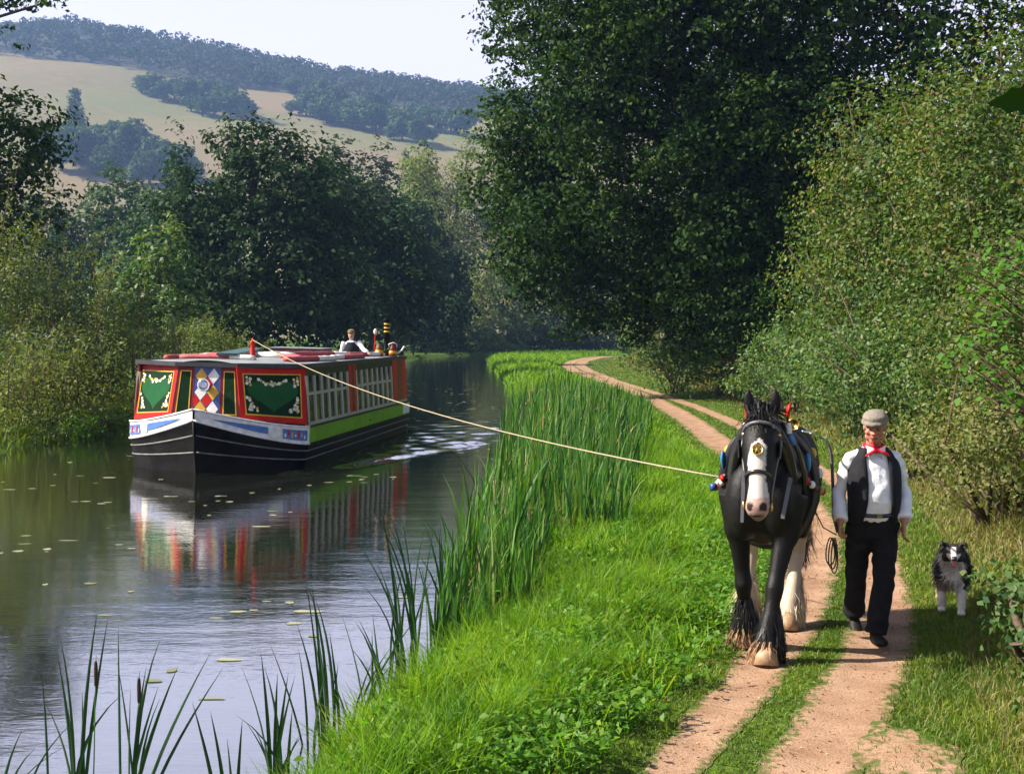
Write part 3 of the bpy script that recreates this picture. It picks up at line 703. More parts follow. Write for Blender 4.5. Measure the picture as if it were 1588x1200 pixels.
# sallow thicket by the water
def sallow(label, base, blobs, per, nwand, hgt, seed, mat=M_sallow, leaf=.10):
    e = bush(label, base, blobs, mat, leaf, per, .38, 9, 'sallow_bush', 'bushes on the left bank', asp=.4)
    g = np.random.default_rng(seed); mb = MB(); Cs = []; Ns = []
    b = Vector(base)
    for k in range(nwand):
        c, r = blobs[g.integers(len(blobs))]
        a = Vector(c) + Vector((g.normal() * r[0] * .5, g.normal() * r[1] * .5, 0))
        t = a + Vector((.25 * r[2] + g.normal() * .4, g.normal() * .3, r[2] * g.uniform(1.0, 1.0 + hgt)))
        md = (a + t) * .5 + Vector((-.15, 0, .2))
        mb.tube([a - b, md - b, t - b], [.016, .010, .003], 4)
        for j in range(26):
            u = g.uniform(.35, 1.02); p = a.lerp(md, u * 2) if u < .5 else md.lerp(t, u * 2 - 1)
            Cs.append(np.array(p) + g.normal(size=3) * .06); Ns.append(np.array([.5, -.6, .4]) + g.normal(size=3) * .5)
    mb.build('wand', M_twig, e, True)['kind'] = 'stuff'
    V, F = leaf_quads(np.array(Cs), np.array(Ns), .15 * g.uniform(.7, 1.3, len(Cs)), .34, .08)
    link('wand_leaves', npmesh('wand_leaves', V - np.array(b), F), M_willow, e)
sallow('olive sallow thicket with long pale wands on the left bank', (-12.6, 35, .4),
       [((-11.3, 34.2, 1.0), (1.2, 1.6, 1.0)), ((-11.9, 31.2, .9), (1.2, 1.6, 1.0)), ((-12.7, 35.5, 2.0), (1.6, 1.8, 1.8)), ((-13.2, 36, 4.0), (1.5, 1.6, 1.5)), ((-11.6, 36, 2.6), (1.2, 1.4, 1.5)), ((-11.4, 36.5, 1.4), (1.0, 1.3, 1.0)), ((-14.5, 36, 3.2), (1.6, 1.6, 2.4)), ((-12.2, 34, 1.3), (1.3, 1.2, 1.0)), ((-13.4, 33, 1.5), (1.3, 1.2, 1.2))], 17, 90, .9, 3)
sallow('lower olive bush at the water edge left of the red boat', (-11.7, 40.5, .4),
       [((-11.4, 41, 1.6), (1.2, 1.4, 1.2)), ((-10.9, 41.5, .9), (1.0, 1.3, .8)), ((-12.4, 42, 2.5), (1.3, 1.4, 1.3))], 12, 14, .7, 4)
sallow('brownish low bush seen over the roof of the boat', (-12.2, 52, .4),
       [((-11.9, 52, 1.9), (1.5, 1.5, 1.5)), ((-10.9, 53, 1.3), (1.3, 1.5, 1.0)), ((-13.4, 53, 2.2), (1.5, 1.5, 1.3)), ((-9.9, 54, .9), (1.0, 1.2, .7))], 10, 8, .6, 5, leaf=.13)
B = [((-10.4, 34.6, .35), (.6, .9, .4)), ((-10.2, 37.2, .35), (.6, 1.2, .4)), ((-10.9, 32.6, .3), (.5, .7, .35))]
bush('bright green waterside growth under the sallow thicket', (-11.4, 33, .1), B, M_bright, .08, 40, .2, 8, 'waterside_plant', asp=.35)
# framing oak, trunk out of frame
bl = [((-15.2, 40.5, 9.0), (1.6, 1.2, 1.1)), ((-15.9, 41, 6.9), (1.7, 1.4, 1.5)), ((-14.6, 40.5, 8.4), (.7, .8, .5)), ((-17.6, 41, 9.8), (1.7, 1.5, 1.3)), ((-15.0, 40, 7.7), (.8, .8, .6)), ((-16.6, 40.5, 5.4), (1.0, 1.1, .9)), ((-18.5, 42, 8), (2.2, 2, 2.6)), ((-20, 42, 12), (3, 3, 2.4)), ((-21, 42, 6), (3, 3, 2))]
tree('oak_tree', 'oak whose dark branches reach in at the left edge above the thicket', (-20.5, 42, .6), bl, M_oak, .20, 3.6, .5, 12, .4, rough=.25, shell=(.2, 1.1))
bl = [((-15.2, 40, 12.95), (1.0, .7, .35)), ((-14.2, 39.8, 12.75), (.55, .4, .22)), ((-17.0, 40, 13.1), (1.3, .8, .5))]
tree('oak_tree', 'leafy branch tip hanging in at the top left corner', (-23.5, 38, .6), bl + [((-22, 38.5, 13.5), (3, 2.5, 2))], M_oak, .18, 4.5, .4, 9, .3, rough=.3, shell=(.2, 1.15))
# ---- behind the bend
tree('willow_tree', 'tall pale willow standing in the gap between the dark trees', (-9.6, 172, .5),
     [((-10.5, 172, 19), (5.0, 4, 5.5)), ((-12.2, 171, 24.5), (3.2, 3, 3)), ((-7.0, 171, 22.5), (3.0, 3, 3.8)), ((-7.5, 171, 14.0), (4.0, 4, 5)), ((-12.5, 172, 13), (4, 4, 4)), ((-9, 171, 8.5), (3.4, 3.5, 3.5)), ((-5.5, 171, 27), (1.6, 1.6, 2))], M_willow, .5, .75, 1.3, 10, .45, rough=.3, shell=(.25, 1.1), asp=.4)
for lab, bs, mt in (
    ('pale green bush at the water end left of the hollow', [((746, 430, 178), (2.8, 3, 4.2)), ((735, 480, 178), (2.6, 3, 2.6)), ((760, 505, 176), (3.2, 3, 1.6))], M_willow),
    ('mid green bush overhanging the end of the water', [((790, 470, 180), (3.2, 3, 4)), ((815, 500, 178), (2.6, 3, 2.0)), ((795, 430, 182), (2.6, 3, 3))], M_hedge2),
    ('low rounded bush in front of the dark hollow', [((845, 512, 176), (3.4, 3, 1.6)), ((870, 516, 176), (2.4, 2.5, 1.2))], M_farleaf),
    ('dark shaded thicket filling the hollow behind the bend', [((880, 470, 186), (6, 4, 6)), ((930, 450, 186), (6, 4, 7)), ((840, 440, 190), (6, 4, 6)), ((800, 400, 195), (6, 4, 7)), ((975, 430, 180), (6, 5, 8)), ((770, 330, 200), (6, 4, 8)), ((830, 330, 200), (7, 4, 9)), ((720, 380, 200), (5, 4, 8)), ((900, 360, 200), (7, 4, 9))], M_alder),
    ('dark bank of trees behind the pale bush at the canal end', [((700, 490, 186), (5, 3, 3.4)), ((660, 500, 184), (4, 3, 3)), ((740, 470, 190), (6, 4, 6)), ((610, 480, 178), (5, 3, 4))], M_alder)):
    B = [(hz(*p), r) for p, r in bs]
    c = np.mean([b[0] for b in B], 0)
    bush(lab, (c[0], c[1] + 1, gh(c[0], c[1] + 1)), B, mt, .50, .9, .9, 8, 'waterside_bush', 'bushes round the end of the canal')
for lab, X, Y, r in (('low dark bush at the water edge under the leaning dark tree', -9.5, 158, (3, 2, 2.4)), ('mid green bush drooping into the far water below the willow', -5.8, 164, (3, 2, 2.2)),
                     ('rounded bush at the far water edge left of the green bank', -1.2, 170, (3.4, 2, 2.4)), ('broad low bush behind the far tip of the green bank', 5, 174.5, (4.2, 2, 2.2)), ('dark bush where the far bank meets the great tree', 13, 177, (5, 2.2, 3))):
    B = [((X, Y, r[2] * .7), r), ((X - r[0] * .6, Y + .5, r[2] * .5), (r[0] * .6, r[1], r[2] * .6)), ((X + r[0] * .5, Y + .8, r[2] * 1.1), (r[0] * .6, r[1], r[2] * .7))]
    bush(lab, (X, Y + .5, gh(X, Y + .5)), B, M_hedge2 if 'green bush' in lab or 'rounded' in lab else M_alder, .42, 1.6, .7, 8, 'waterside_bush', 'bushes round the end of the canal')
# trees between the left bank and the hill
for lab, X, Y, top, rw, mt in (
    ('dark tree on the far left beyond the thicket', -47, 150, 262, 5.5, M_farleaf), ('dark round tree beyond the young green one', -40.5, 146, 285, 4.8, M_farleaf),
    ('dark tree touching the left side of the big rounded one', -36, 150, 300, 4.6, M_alder), ('slim dark tree poking up left of the big rounded one', -40.5, 155, 203, 2.3, M_alder),
    ('brownish dark tree peeping between the left trees and the willow', -18, 165, 232, 3.6, M_farwood), ('dark tree behind the pointed one on the left bank', -24, 168, 222, 4.5, M_alder),
    ('dark tree standing just behind the great tree over the path', 15, 84, 150, 6, M_alder), ('dark tree behind the hedge to the right of the great tree', 25, 80, 160, 6.5, M_alder), ('low dark tree on the left edge under the oak branches', -56, 150, 300, 6, M_alder), ('dark tree half hidden behind the willow', -14.5, 190, 225, 4, M_farleaf)):
    zt = 2.65 + (518 - top) / 2000 * Y
    h = zt
    bl = [((X, Y, h * .45), (rw, rw, h * .42)), ((X + .3 * rw, Y, h * .74), (rw * .7, rw * .7, h * .26)), ((X - .6 * rw, Y - 1, h * .4), (rw * .6, rw * .6, h * .3)), ((X + .8 * rw, Y - 1, h * .36), (rw * .6, rw * .6, h * .28))]
    tree('field_tree', lab, (X, Y, gh(X, Y)), bl, mt, .6, 1.1, 1.1, 8, .35, 'trees beyond the left bank')

# ---- hedgerow trees on the hill: few shared crowns
protos = []
for s in range(4):
    g = np.random.default_rng(60 + s)
    bb = [((0, 0, 5.2), (3.4, 3.4, 3.4))] + [((g.normal() * 1.8, g.normal() * 1.8, 4.5 + g.normal() * 1.6), (2.0, 2.0, 1.9)) for _ in range(4)]
    if s == 3: bb = [((0, 0, 2.5 + 2.0 * i), (2.9 - .42 * i, 2.9 - .42 * i, 1.3)) for i in range(6)]
    V, F = crown_leaves(bb, .8, 1.0, 1.0, 7, .4, .25, g=g)
    me = npmesh('hill_tree_crown', V, F); me.materials.append(M_farleaf)
    mb = MB(); mb.tube([(0, 0, -1), (.1, 0, 2), (0, .1, 5.5)], [.45, .35, .15], 6); mt = mb.mesh('hill_tree_trunk'); mt.materials.append(M_bark)
    protos.append((me, mt))
def hill_at(pxx, pyy):
    """walk along the line of sight until it meets the hillside"""
    for Y in np.arange(HILL0 + 5, 1100, 3):
        v = px(pxx, pyy, Y)
        if HZ(v.x, Y) >= v.z: return v.x, Y, float(HZ(v.x, Y))
    v = px(pxx, pyy, 900); return v.x, 900, float(HZ(v.x, 900))
def hill_tree(pxx, pyy, s, kind, lab):
    x, y, z = hill_at(pxx, pyy)
    e = empty('hill_tree', (x, y, z - .3), random.uniform(0, 6), lab, 'tree', 'hedgerow trees on the hill'); e.scale = (s * random.uniform(.85, 1.15), s, s * random.uniform(.9, 1.2))
    me, mt = protos[kind]
    link('crown', me, None, e); link('trunk', mt, None, e)
rows = [
 (' tree from the left in the hedgerow between the two pale fields', [(225, 150, 1.5), (240, 155, 1.7), (258, 162, 1.6), (275, 160, 1.7), (292, 168, 1.8), (310, 166, 2.0), (328, 172, 1.9), (345, 178, 2.0), (360, 184, 2.0), (375, 190, 1.8), (300, 178, 1.4), (335, 186, 1.5), (352, 168, 1.6), (318, 184, 1.4)], 0),
 (' tree from the left in the clump on the right-hand field', [(478, 185, 1.8), (492, 188, 2.0), (510, 195, 2.0), (530, 200, 2.0), (548, 203, 2.1), (566, 206, 2.0), (585, 208, 1.9), (602, 206, 1.9), (500, 170, 1.9), (520, 178, 1.9), (575, 188, 1.9), (595, 190, 1.8), (615, 212, 1.8), (545, 188, 1.6)], 1),
 (' tree from the left in the dark clump below the left field', [(140, 250, 2.0), (160, 255, 2.1), (180, 258, 2.2), (200, 262, 2.2), (222, 266, 2.1), (240, 274, 1.9), (212, 238, 2.2), (120, 262, 2.2), (260, 280, 1.9), (175, 275, 2.0), (100, 268, 2.2), (285, 284, 2.0), (235, 290, 2.0)], 2),
 (' bushy tree from the left in the row above the willow', [(640, 200, 1.8), (660, 205, 1.9), (680, 208, 1.9), (700, 212, 1.9), (720, 215, 1.9), (625, 222, 1.8), (650, 228, 1.9)], 1)]
for lab, pts_, k in rows:
    ORD = ['first', 'second', 'third', 'fourth', 'fifth', 'sixth', 'seventh', 'eighth', 'ninth', 'tenth', 'eleventh', 'twelfth', 'thirteenth', 'fourteenth']
    for i, (a, b, s) in enumerate(sorted(pts_)): hill_tree(a, b, s, k if random.random() < .6 else random.randint(0, 2), ORD[i] + lab)
hill_tree(408, 141, 1.35, 0, 'pale lone round tree standing under the edge of the ridge wood')
hill_tree(458, 150, 1.4, 1, 'lone darker tree to the right of the pale round one on the hill')
hill_tree(122, 225, 2.2, 3, 'dark conifer rising from the foot of the left field')

# ---- wood along the ridge: one mass
def ridge_wood():
    g = np.random.default_rng(77)
    n = 5200
    X = g.uniform(-700, 330, n); Y = g.uniform(922, 1110, n)
    lo = 922 + 10 * vnoise(X, X * .2, 40, 91)
    k = Y > lo; X, Y = X[k], Y[k]
    Z = HZ(X, Y)
    Cs, Ns, Sz = [], [], []
    for x, y, z in zip(X, Y, Z):
        h = g.uniform(8, 13); r = g.uniform(3, 5); m = 15
        D = rnd_dirs(m, g); D[:, 2] = np.abs(D[:, 2]) * 1.1 - .25
        Cs.append(np.array([x, y, z + h - r]) + D * r * g.uniform(.8, 1.1, (m, 1))); Ns.append(D + g.normal(size=(m, 3)) * .45); Sz.append(np.full(m, r * .62))
    V, F = leaf_quads(np.concatenate(Cs), np.concatenate(Ns), np.concatenate(Sz) * g.uniform(.6, 1.3, len(np.concatenate(Sz))), .8, .15)
    # undergrowth so the slope does not show between the crowns
    o = link('ridge_wood', npmesh('ridge_wood', V, F), M_farwood)
    tag(o, 'dense bluish wood covering the ridge of the hill', 'wood', kind='stuff')
ridge_wood()
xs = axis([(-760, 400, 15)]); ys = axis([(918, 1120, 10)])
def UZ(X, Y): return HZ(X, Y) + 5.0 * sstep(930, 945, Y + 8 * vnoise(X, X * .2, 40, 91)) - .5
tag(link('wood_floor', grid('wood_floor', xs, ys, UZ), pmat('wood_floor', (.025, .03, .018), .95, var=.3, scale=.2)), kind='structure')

# ================================================================== grass, turf, reeds
def inview(X, Y, m=1.0): return (np.abs(X) < .40 * Y + m) & (Y > 4)
def scatter(n, y0, y1, xa, xb, g):
    Y = g.uniform(y0, y1, n); a = xa(Y); b = xb(Y)
    return a + (b - a) * g.uniform(0, 1, n), Y
def grass_layer(name, mat, specs, label, cat='grass'):
    Vs, Qs, Ts = [], [], []; off = 0
    for X, Y, H, W, L in specs:
        P = np.stack([X, Y, G(X, Y) - .01], 1)
        V, Q, T = blades(P, H, W, L, rng.uniform(0, 6.28, len(X)), 2)
        Vs.append(V); Qs.append(Q + off); Ts.append(T + off); off += len(V)
    o = link(name, mixmesh(name, np.concatenate(Vs), np.concatenate(Qs), np.concatenate(Ts)), mat)
    tag(o, label, cat, kind='stuff')
def dpath(X, Y):
    return np.minimum(np.abs(X - ln('TL', Y)) - halfw('TL', Y), np.abs(X - ln('TR', Y)) - halfw('TR', Y))
g = np.random.default_rng(21)
long_, short_, dry_ = [], [], []
for y0, y1, n, wd in ((5.5, 12, 98000, .0060), (12, 25, 88000, .0105), (25, 60, 60000, .022), (60, 150, 34000, .06)):
    X, Y = scatter(n, y0, y1, lambda Y: ln('XE', Y) - .05, lambda Y: ln('XH', Y) + 1.8, g)
    k = inview(X, Y) & (~in_path(X, Y, -.02) | ((~in_path(X, Y, -.06)) & (g.random(len(X)) < .35)) | ((~in_path(X, Y, -.12)) & (g.random(len(X)) < .10))) & (~in_patch(X, Y) | (g.random(len(X)) < .22)) & (G(X, Y) > .01)
    X, Y = X[k], Y[k]
    dp = dpath(X, Y); de = X - ln('XE', Y); dh = X - ln('XH', Y)
    tuss = .5 + .5 * vnoise(X, Y, .45, 61) + .35 * vnoise(X, Y, .18, 62)
    left = X < ln('TL', Y)
    hl = .05 + .34 * sstep(.15, 1.1, dp) * np.clip(tuss * 1.2 + .2, .12, 1.7)
    hr = .045 + .05 * sstep(-1.2, -.3, dh) + .42 * sstep(-.35, .9, dh) * np.clip(tuss + .3, .2, 1.4)
    H = np.where(left, hl, hr) * g.uniform(.55, 1.3, len(X)) * np.interp(Y, [0, 30, 60, 150], [1, 1.1, 1.2, 1.6])
    cls = np.where(left & (dp > .22), 0, 1)
    cls = np.where((~left) & (dh > -.35) & (g.random(len(X)) < np.interp(Y, [8, 14, 40], [.35, .65, .6])), 2, cls)
    cls = np.where((~left) & (X > ln('TR', Y)) & (g.random(len(X)) < .10), 2, cls)
    for c, lst in ((0, long_), (1, short_), (2, dry_)):
        q = cls == c
        if q.sum(): lst.append((X[q], Y[q], H[q], wd * g.uniform(.7, 1.4, q.sum()), g.uniform(.2, .9, q.sum())))
# coarse tussock blades
X, Y = scatter(15000, 6, 24, lambda Y: ln('XE', Y) + .1, lambda Y: ln('TL', Y) - .45, g)
k = inview(X, Y) & (vnoise(X, Y, .4, 66) > .05); X, Y = X[k], Y[k]
long_.append((X, Y, g.uniform(.22, .5, len(X)), g.uniform(.006, .013, len(X)), g.uniform(.4, 1.2, len(X))))
# left bank fringe
X, Y = scatter(9000, 24, 75, lambda Y: ln('XL', Y) - 3.0, lambda Y: ln('XL', Y) + .05, g)
short_.append((X, Y, g.uniform(.15, .5, len(X)), np.full(len(X), .03), g.uniform(.2, .8, len(X))))
grass_layer('bank_grass', M_grass, long_, 'long bright green grass on the canal bank')
grass_layer('path_turf', M_short, short_, 'short trodden turf between and beside the path tracks')
grass_layer('dry_grass', M_dry, dry_, 'straw coloured grass at the foot of the hedge')

# broad-leaved weeds in the bank grass
X, Y = scatter(6500, 6.3, 20, lambda Y: ln('XE', Y) + .4, lambda Y: ln('TL', Y) - .35, g)
k = inview(X, Y) & (vnoise(X, Y, .35, 71) + .3 * g.normal(size=len(X)) > .12); X, Y = X[k], Y[k]
C = np.repeat(np.stack([X, Y, G(X, Y) + .12], 1), 9, 0); C += g.normal(size=C.shape) * np.array([.07, .07, .07])
V, F = leaf_quads(C, np.array([-.2, -.2, 1]) + g.normal(size=C.shape) * .5, .05 * g.uniform(.5, 1.5, len(C)), .55, .12)
tag(link('bank_weeds', npmesh('bank_weeds', V, F), M_bright), 'broad leaved weeds among the bank grass', 'weeds', kind='stuff')
# crumbs of earth, stones and dead leaves on the tracks
X, Y = scatter(4200, 5.8, 22, lambda Y: ln('TL', Y) - .4, lambda Y: ln('TR', Y) + .6, g)
k = in_path(X, Y, .03); X, Y = X[k], Y[k]
C = np.stack([X, Y, G(X, Y) + .018], 1)
V, F = leaf_quads(C, np.array([0, 0, 1.]) + g.normal(size=C.shape) * .35, .011 * g.uniform(.4, 1.6, len(C)) ** 1.5, .8, .3)
tag(link('path_crumbs', npmesh('path_crumbs', V, F), leafmat('crumb', [(.12, .07, .04), (.25, .15, .09), (.42, .30, .18), (.10, .09, .05)], .05, .9)), 'small stones and dead leaves on the earth tracks', 'litter', kind='stuff')

# dense reed bed along the water
def reed_spec(n, y0, y1, xa, xb, h0, h1, wd, lean=.25):
    X, Y = scatter(n, y0, y1, xa, xb, g)
    k = inview(X, Y) ; X, Y = X[k], Y[k]
    cl = vnoise(X, Y, .30, 81) + .12 * g.normal(size=len(X)) > .0
    X, Y = X[cl], Y[cl]
    H = g.uniform(h0, h1, len(X)) * (1 + .18 * vnoise(X, Y, .8, 82)) * (1 - .38 * sstep(.45, 1.0, (X - xa(Y)) / (xb(Y) - xa(Y))))
    return X, Y, H, wd * g.uniform(.6, 1.3, len(X)), np.abs(g.normal(0, lean, len(X))) + .04
specs = [reed_spec(170, 9.3, 11, lambda Y: ln('XE', Y) - .05, lambda Y: ln('XE', Y) + .3, .6, 1.2, .022, .16), reed_spec(900, 10.6, 14, lambda Y: ln('XE', Y) - .15, lambda Y: ln('XE', Y) + .75, .7, 1.35, .024, .16),
         reed_spec(2100, 14, 22, lambda Y: ln('XE', Y) - .25, lambda Y: ln('XE', Y) + 1.6 + .10 * (Y - 14), .65, 1.45, .027, .16),
         reed_spec(2300, 22, 36, lambda Y: ln('XE', Y) - .3, lambda Y: ln('XE', Y) + 2.4 + .10 * (Y - 22), .8, 1.5, .034, .16),
         reed_spec(1100, 36, 44, lambda Y: ln('XE', Y) - .1, lambda Y: ln('XE', Y) + 3.7, .7, 1.4, .045, .16)]
def reed_layer(name, specs, mat, label):
    Vs, Qs, Ts = [], [], []; off = 0
    for X, Y, H, W, L in specs:
        P = np.stack([X, Y, np.maximum(G(X, Y), -.12) - .03], 1)
        V, Q, T = blades(P, H, W, L, rng.normal(.5, 1.6, len(X)), 5, 1.4)
        Vs.append(V); Qs.append(Q + off); Ts.append(T + off); off += len(V)
    tag(link(name, mixmesh(name, np.concatenate(Vs), np.concatenate(Qs), np.concatenate(Ts)), mat), label, 'reeds', kind='stuff')
reed_layer('reed_bed', specs, M_reed, 'dense stand of tall green reeds along the canal edge')
dspecs = [reed_spec(260, 10.6, 15, lambda Y: ln('XE', Y) - .15, lambda Y: ln('XE', Y) + .4, .4, .9, .016, .5),
          reed_spec(700, 14, 24, lambda Y: ln('XE', Y) - .1, lambda Y: ln('XE', Y) + 1.0, .4, .95, .018, .5),
          reed_spec(600, 24, 44, lambda Y: ln('XE', Y) - .1, lambda Y: ln('XE', Y) + 2.6, .5, 1.1, .03, .5)]
reed_layer('dead_reeds', dspecs, M_reeddry, 'straw brown dead reed stems among the green reeds')

# single reed clumps standing in the near water: every leaf its own piece
def reed_clump(label, X, Y, leaves, heads=()):
    e = empty('reed_clump', (X, Y, -.25), 0, label, 'reeds', 'reed clumps in the near water')
    gg = np.random.default_rng(int(abs(X * 1000)))
    for (dx, h, lx, wd, bend) in leaves:
        n = 9; V = []; F = []
        y0 = gg.uniform(-.08, .08)
        fa = gg.uniform(-.5, .5)
        for i in range(n):
            t = i / (n - 1)
            c = Vector((dx * .5 + lx * t ** (1.3 + bend), y0 + .05 * t * fa, (h + .25) * t * (1 - .06 * bend * t)))
            hw = wd * .5 * (.55 + .6 * math.sin(min(1, t * 1.5) * 1.9)) * (1 - t ** 3) + .0005
            sd = Vector((math.cos(fa), math.sin(fa), 0))
            V += [c - sd * hw, c + Vector((0, -hw * .35, 0)), c + sd * hw]
            if i: a = 3 * i - 3; F += [(a, a + 1, a + 4, a + 3), (a + 1, a + 2, a + 5, a + 4)]
        m = MB(); m.add(V, F); m.build('leaf', M_reednear, e, True)
    for (dx, h, lx) in heads:
        m = MB(); m.tube([(dx, 0, 0), (dx + lx * .5, 0, h * .5), (dx + lx, 0, h + .12)], [.004, .004, .002], 6); st = m.build('stalk', M_reed, e, True)
        m = MB(); m.lathe((dx + lx * .93, 0, h - .06), [(.004, 0), (.011, .01), (.012, .10), (.009, .14), (.003, .15)], 10); m.build('seed_head', M_seed, st, True)
def rl(n, spread, h0, h1, lean, seed, bias=0.0):
    q = np.random.default_rng(seed)
    return [(q.normal(0, spread * 1.5), q.uniform(h0 * .75, h1 * 1.05), q.normal(bias, lean * 1.6), q.uniform(.012, .024), q.uniform(.1, 1.9)) for _ in range(n)]
reed_clump('tall reed clump at the lower left with a dark seed head', -2.50, 7.25, rl(9, .10, .75, 1.10, .12, 1, .05), [(.10, .96, .04)])
reed_clump('reed clump beside the lower left seed head, leaves upright', -2.22, 7.30, rl(7, .07, .7, 1.02, .06, 2, .06), [(.04, .85, .05)])
reed_clump('two long reed leaves leaning right over the open water', -2.16, 7.10, [(.0, .82, .30, .024, .2), (.06, .90, .46, .024, .1), (.1, .8, .5, .02, .1), (-.04, .7, .2, .02, .3)])
reed_clump('short reed clump cut by the bottom left corner', -2.86, 7.15, rl(4, .06, .35, .55, .12, 4, .12))
reed_clump('sparse reed leaves leaning left at the bottom of the picture', -1.62, 7.15, [(.0, .62, -.16, .022, .2), (.06, .56, -.10, .022, .4), (.1, .48, .04, .02, .3), (.13, .4, -.04, .02, .2)])
reed_clump('middle reed clump low at the bottom edge', -1.40, 7.45, rl(12, .09, .45, .82, .07, 6))
reed_clump('tallest slim reed clump rising in front of the open water', -1.22, 8.2, rl(10, .07, .75, 1.18, .08, 7, -.08))
reed_clump('reed clump leaning right near the grass corner', -1.05, 8.5, rl(11, .10, .5, 1.0, .16, 8, .22))
reed_clump('low reed clump against the grassy bank', -.86, 8.9, rl(10, .10, .5, .85, .12, 9, .1))
reed_clump('reed clump at the near end of the dense stand', -.82, 10.3, rl(16, .12, .9, 1.45, .10, 10, -.03))
reed_clump('reed clump on the bank in front of the dense stand', -.55, 10.8, rl(14, .12, .8, 1.3, .12, 11, .05))

# floating leaves and weed on the water
X, Y = scatter(900, 9, 70, lambda Y: ln('XL', Y) + 1.5, lambda Y: ln('XE', Y) - .1, g)
lx, ly = boat_local(X, Y); k = ~((np.abs(lx) < 2.1) & (ly > -1.6) & (ly < 11)) & (vnoise(X, Y, 1.6, 95) > .12) & inview(X, Y)
X, Y = X[k], Y[k]
Vv, Ff = [], []; off = 0
for x, y in zip(X, Y):
    a, b = g.uniform(.03, .17) * g.uniform(.4, 1), g.uniform(.02, .07); m_ = 9
    for j in range(m_):
        an = 6.283 * j / m_; r_ = g.uniform(.6, 1.1); Vv.append((x + a * r_ * math.cos(an), y + b * r_ * math.sin(an), float(WZ(x, y)) + .006))
    Ff.append(tuple(range(off, off + m_))); off += m_
m = MB(); m.add(Vv, Ff)
tag(m.build('floating_weed', leafmat('floating_leaf', [(.16, .18, .10), (.26, .27, .17), (.36, .35, .24)], .1, .5)), 'pale floating weed and leaves scattered on the canal', 'water weed', kind='stuff')
# ================================================================== the horse-drawn barge
K_red = pmat('red_paint', (.48, .012, .008), .45, var=.14, scale=5, spec=.18)
K_darkred = pmat('maroon_paint', (.16, .016, .014), .45, var=.14, scale=5, spec=.18)
K_green = pmat('panel_green', (.003, .075, .016), .45, var=.14, scale=5, spec=.18)
K_dkgreen = pmat('dark_panel_green', (.004, .024, .007), .5, var=.25, scale=8, spec=.08)
K_gold = pmat('gold_paint', (.62, .36, .02), .4, var=.12, scale=10)
K_white = pmat('white_paint', (.76, .75, .74), .45, var=.16, scale=9, spec=.3)
K_blue = pmat('blue_paint', (.07, .17, .46), .4, var=.15, scale=6)
K_navy = pmat('navy_paint', (.015, .05, .22), .4, var=.15, scale=6)
K_black = pmat('hull_black', (.0035, .0035, .004), .42, var=.5, c2=(.014, .012, .011), scale=3, bump=.05, bscale=14, spec=.05)
K_roofblack = pmat('roof_black', (.022, .022, .024), .55, var=.3, scale=5)
K_roof = pmat('roof_grey', (.22, .23, .24), .6, var=.25, scale=3)
K_lime = pmat('side_green', (.17, .38, .014), .5, var=.14, scale=2.5, spec=.2)
K_olive = pmat('valance_green', (.035, .045, .016), .55, var=.2, scale=4, spec=.15)
K_frame = pmat('window_frame_paint', (.42, .39, .33), .5, var=.12, scale=8)
K_wood = pmat('varnished_wood', (.14, .06, .025), .5, var=.3, scale=9, spec=.2)
K_worn = pmat('worn_strake', (.13, .125, .12), .55, var=.5, scale=7, bump=.2)
K_chrome = pmat('chrome', (.75, .75, .76), .12, 1.0, var=.05)
K_curtain = pmat('curtain_cloth', (.46, .45, .48), .9, var=.15, scale=14, bump=.3)
K_rope = pmat('pale_rope', (.38, .31, .20), .9, var=.25, scale=90, bump=.6, bscale=160)
K_cloth_r = pmat('red_canvas', (.36, .06, .065), .75, var=.2, scale=10, bump=.3)
K_cloth_w = pmat('white_canvas', (.72, .68, .62), .75, var=.15, scale=10, bump=.3)
K_plank = pmat('teal_plank', (.035, .085, .085), .5, var=.3, scale=6)
def glass_mat():
    m, n, p, o = nodes('window_glass')
    n.nodes.remove(p)
    t = n.nodes.new('ShaderNodeBsdfTransparent'); t.inputs[0].default_value = (.62, .66, .64, 1)
    gl = n.nodes.new('ShaderNodeBsdfGlossy'); gl.inputs['Roughness'].default_value = .03
    f = n.nodes.new('ShaderNodeFresnel'); f.inputs[0].default_value = 1.5
    mx = n.nodes.new('ShaderNodeMixShader'); n.links.new(f.outputs[0], mx.inputs[0]); n.links.new(t.outputs[0], mx.inputs[1]); n.links.new(gl.outputs[0], mx.inputs[2])
    n.links.new(mx.outputs[0], o.inputs['Surface'])
    return m
K_glass = glass_mat()
BL = 10.2                                   # shoulder to stern
HB = 1.835                                  # half beam
boat = empty('canal_barge', BO, BYAW, 'red and green painted wide barge with rolled awnings on its roof, towed along the canal', 'boat')
boat.rotation_euler = (0, R(1.3), BYAW)     # a slight list towards the tow
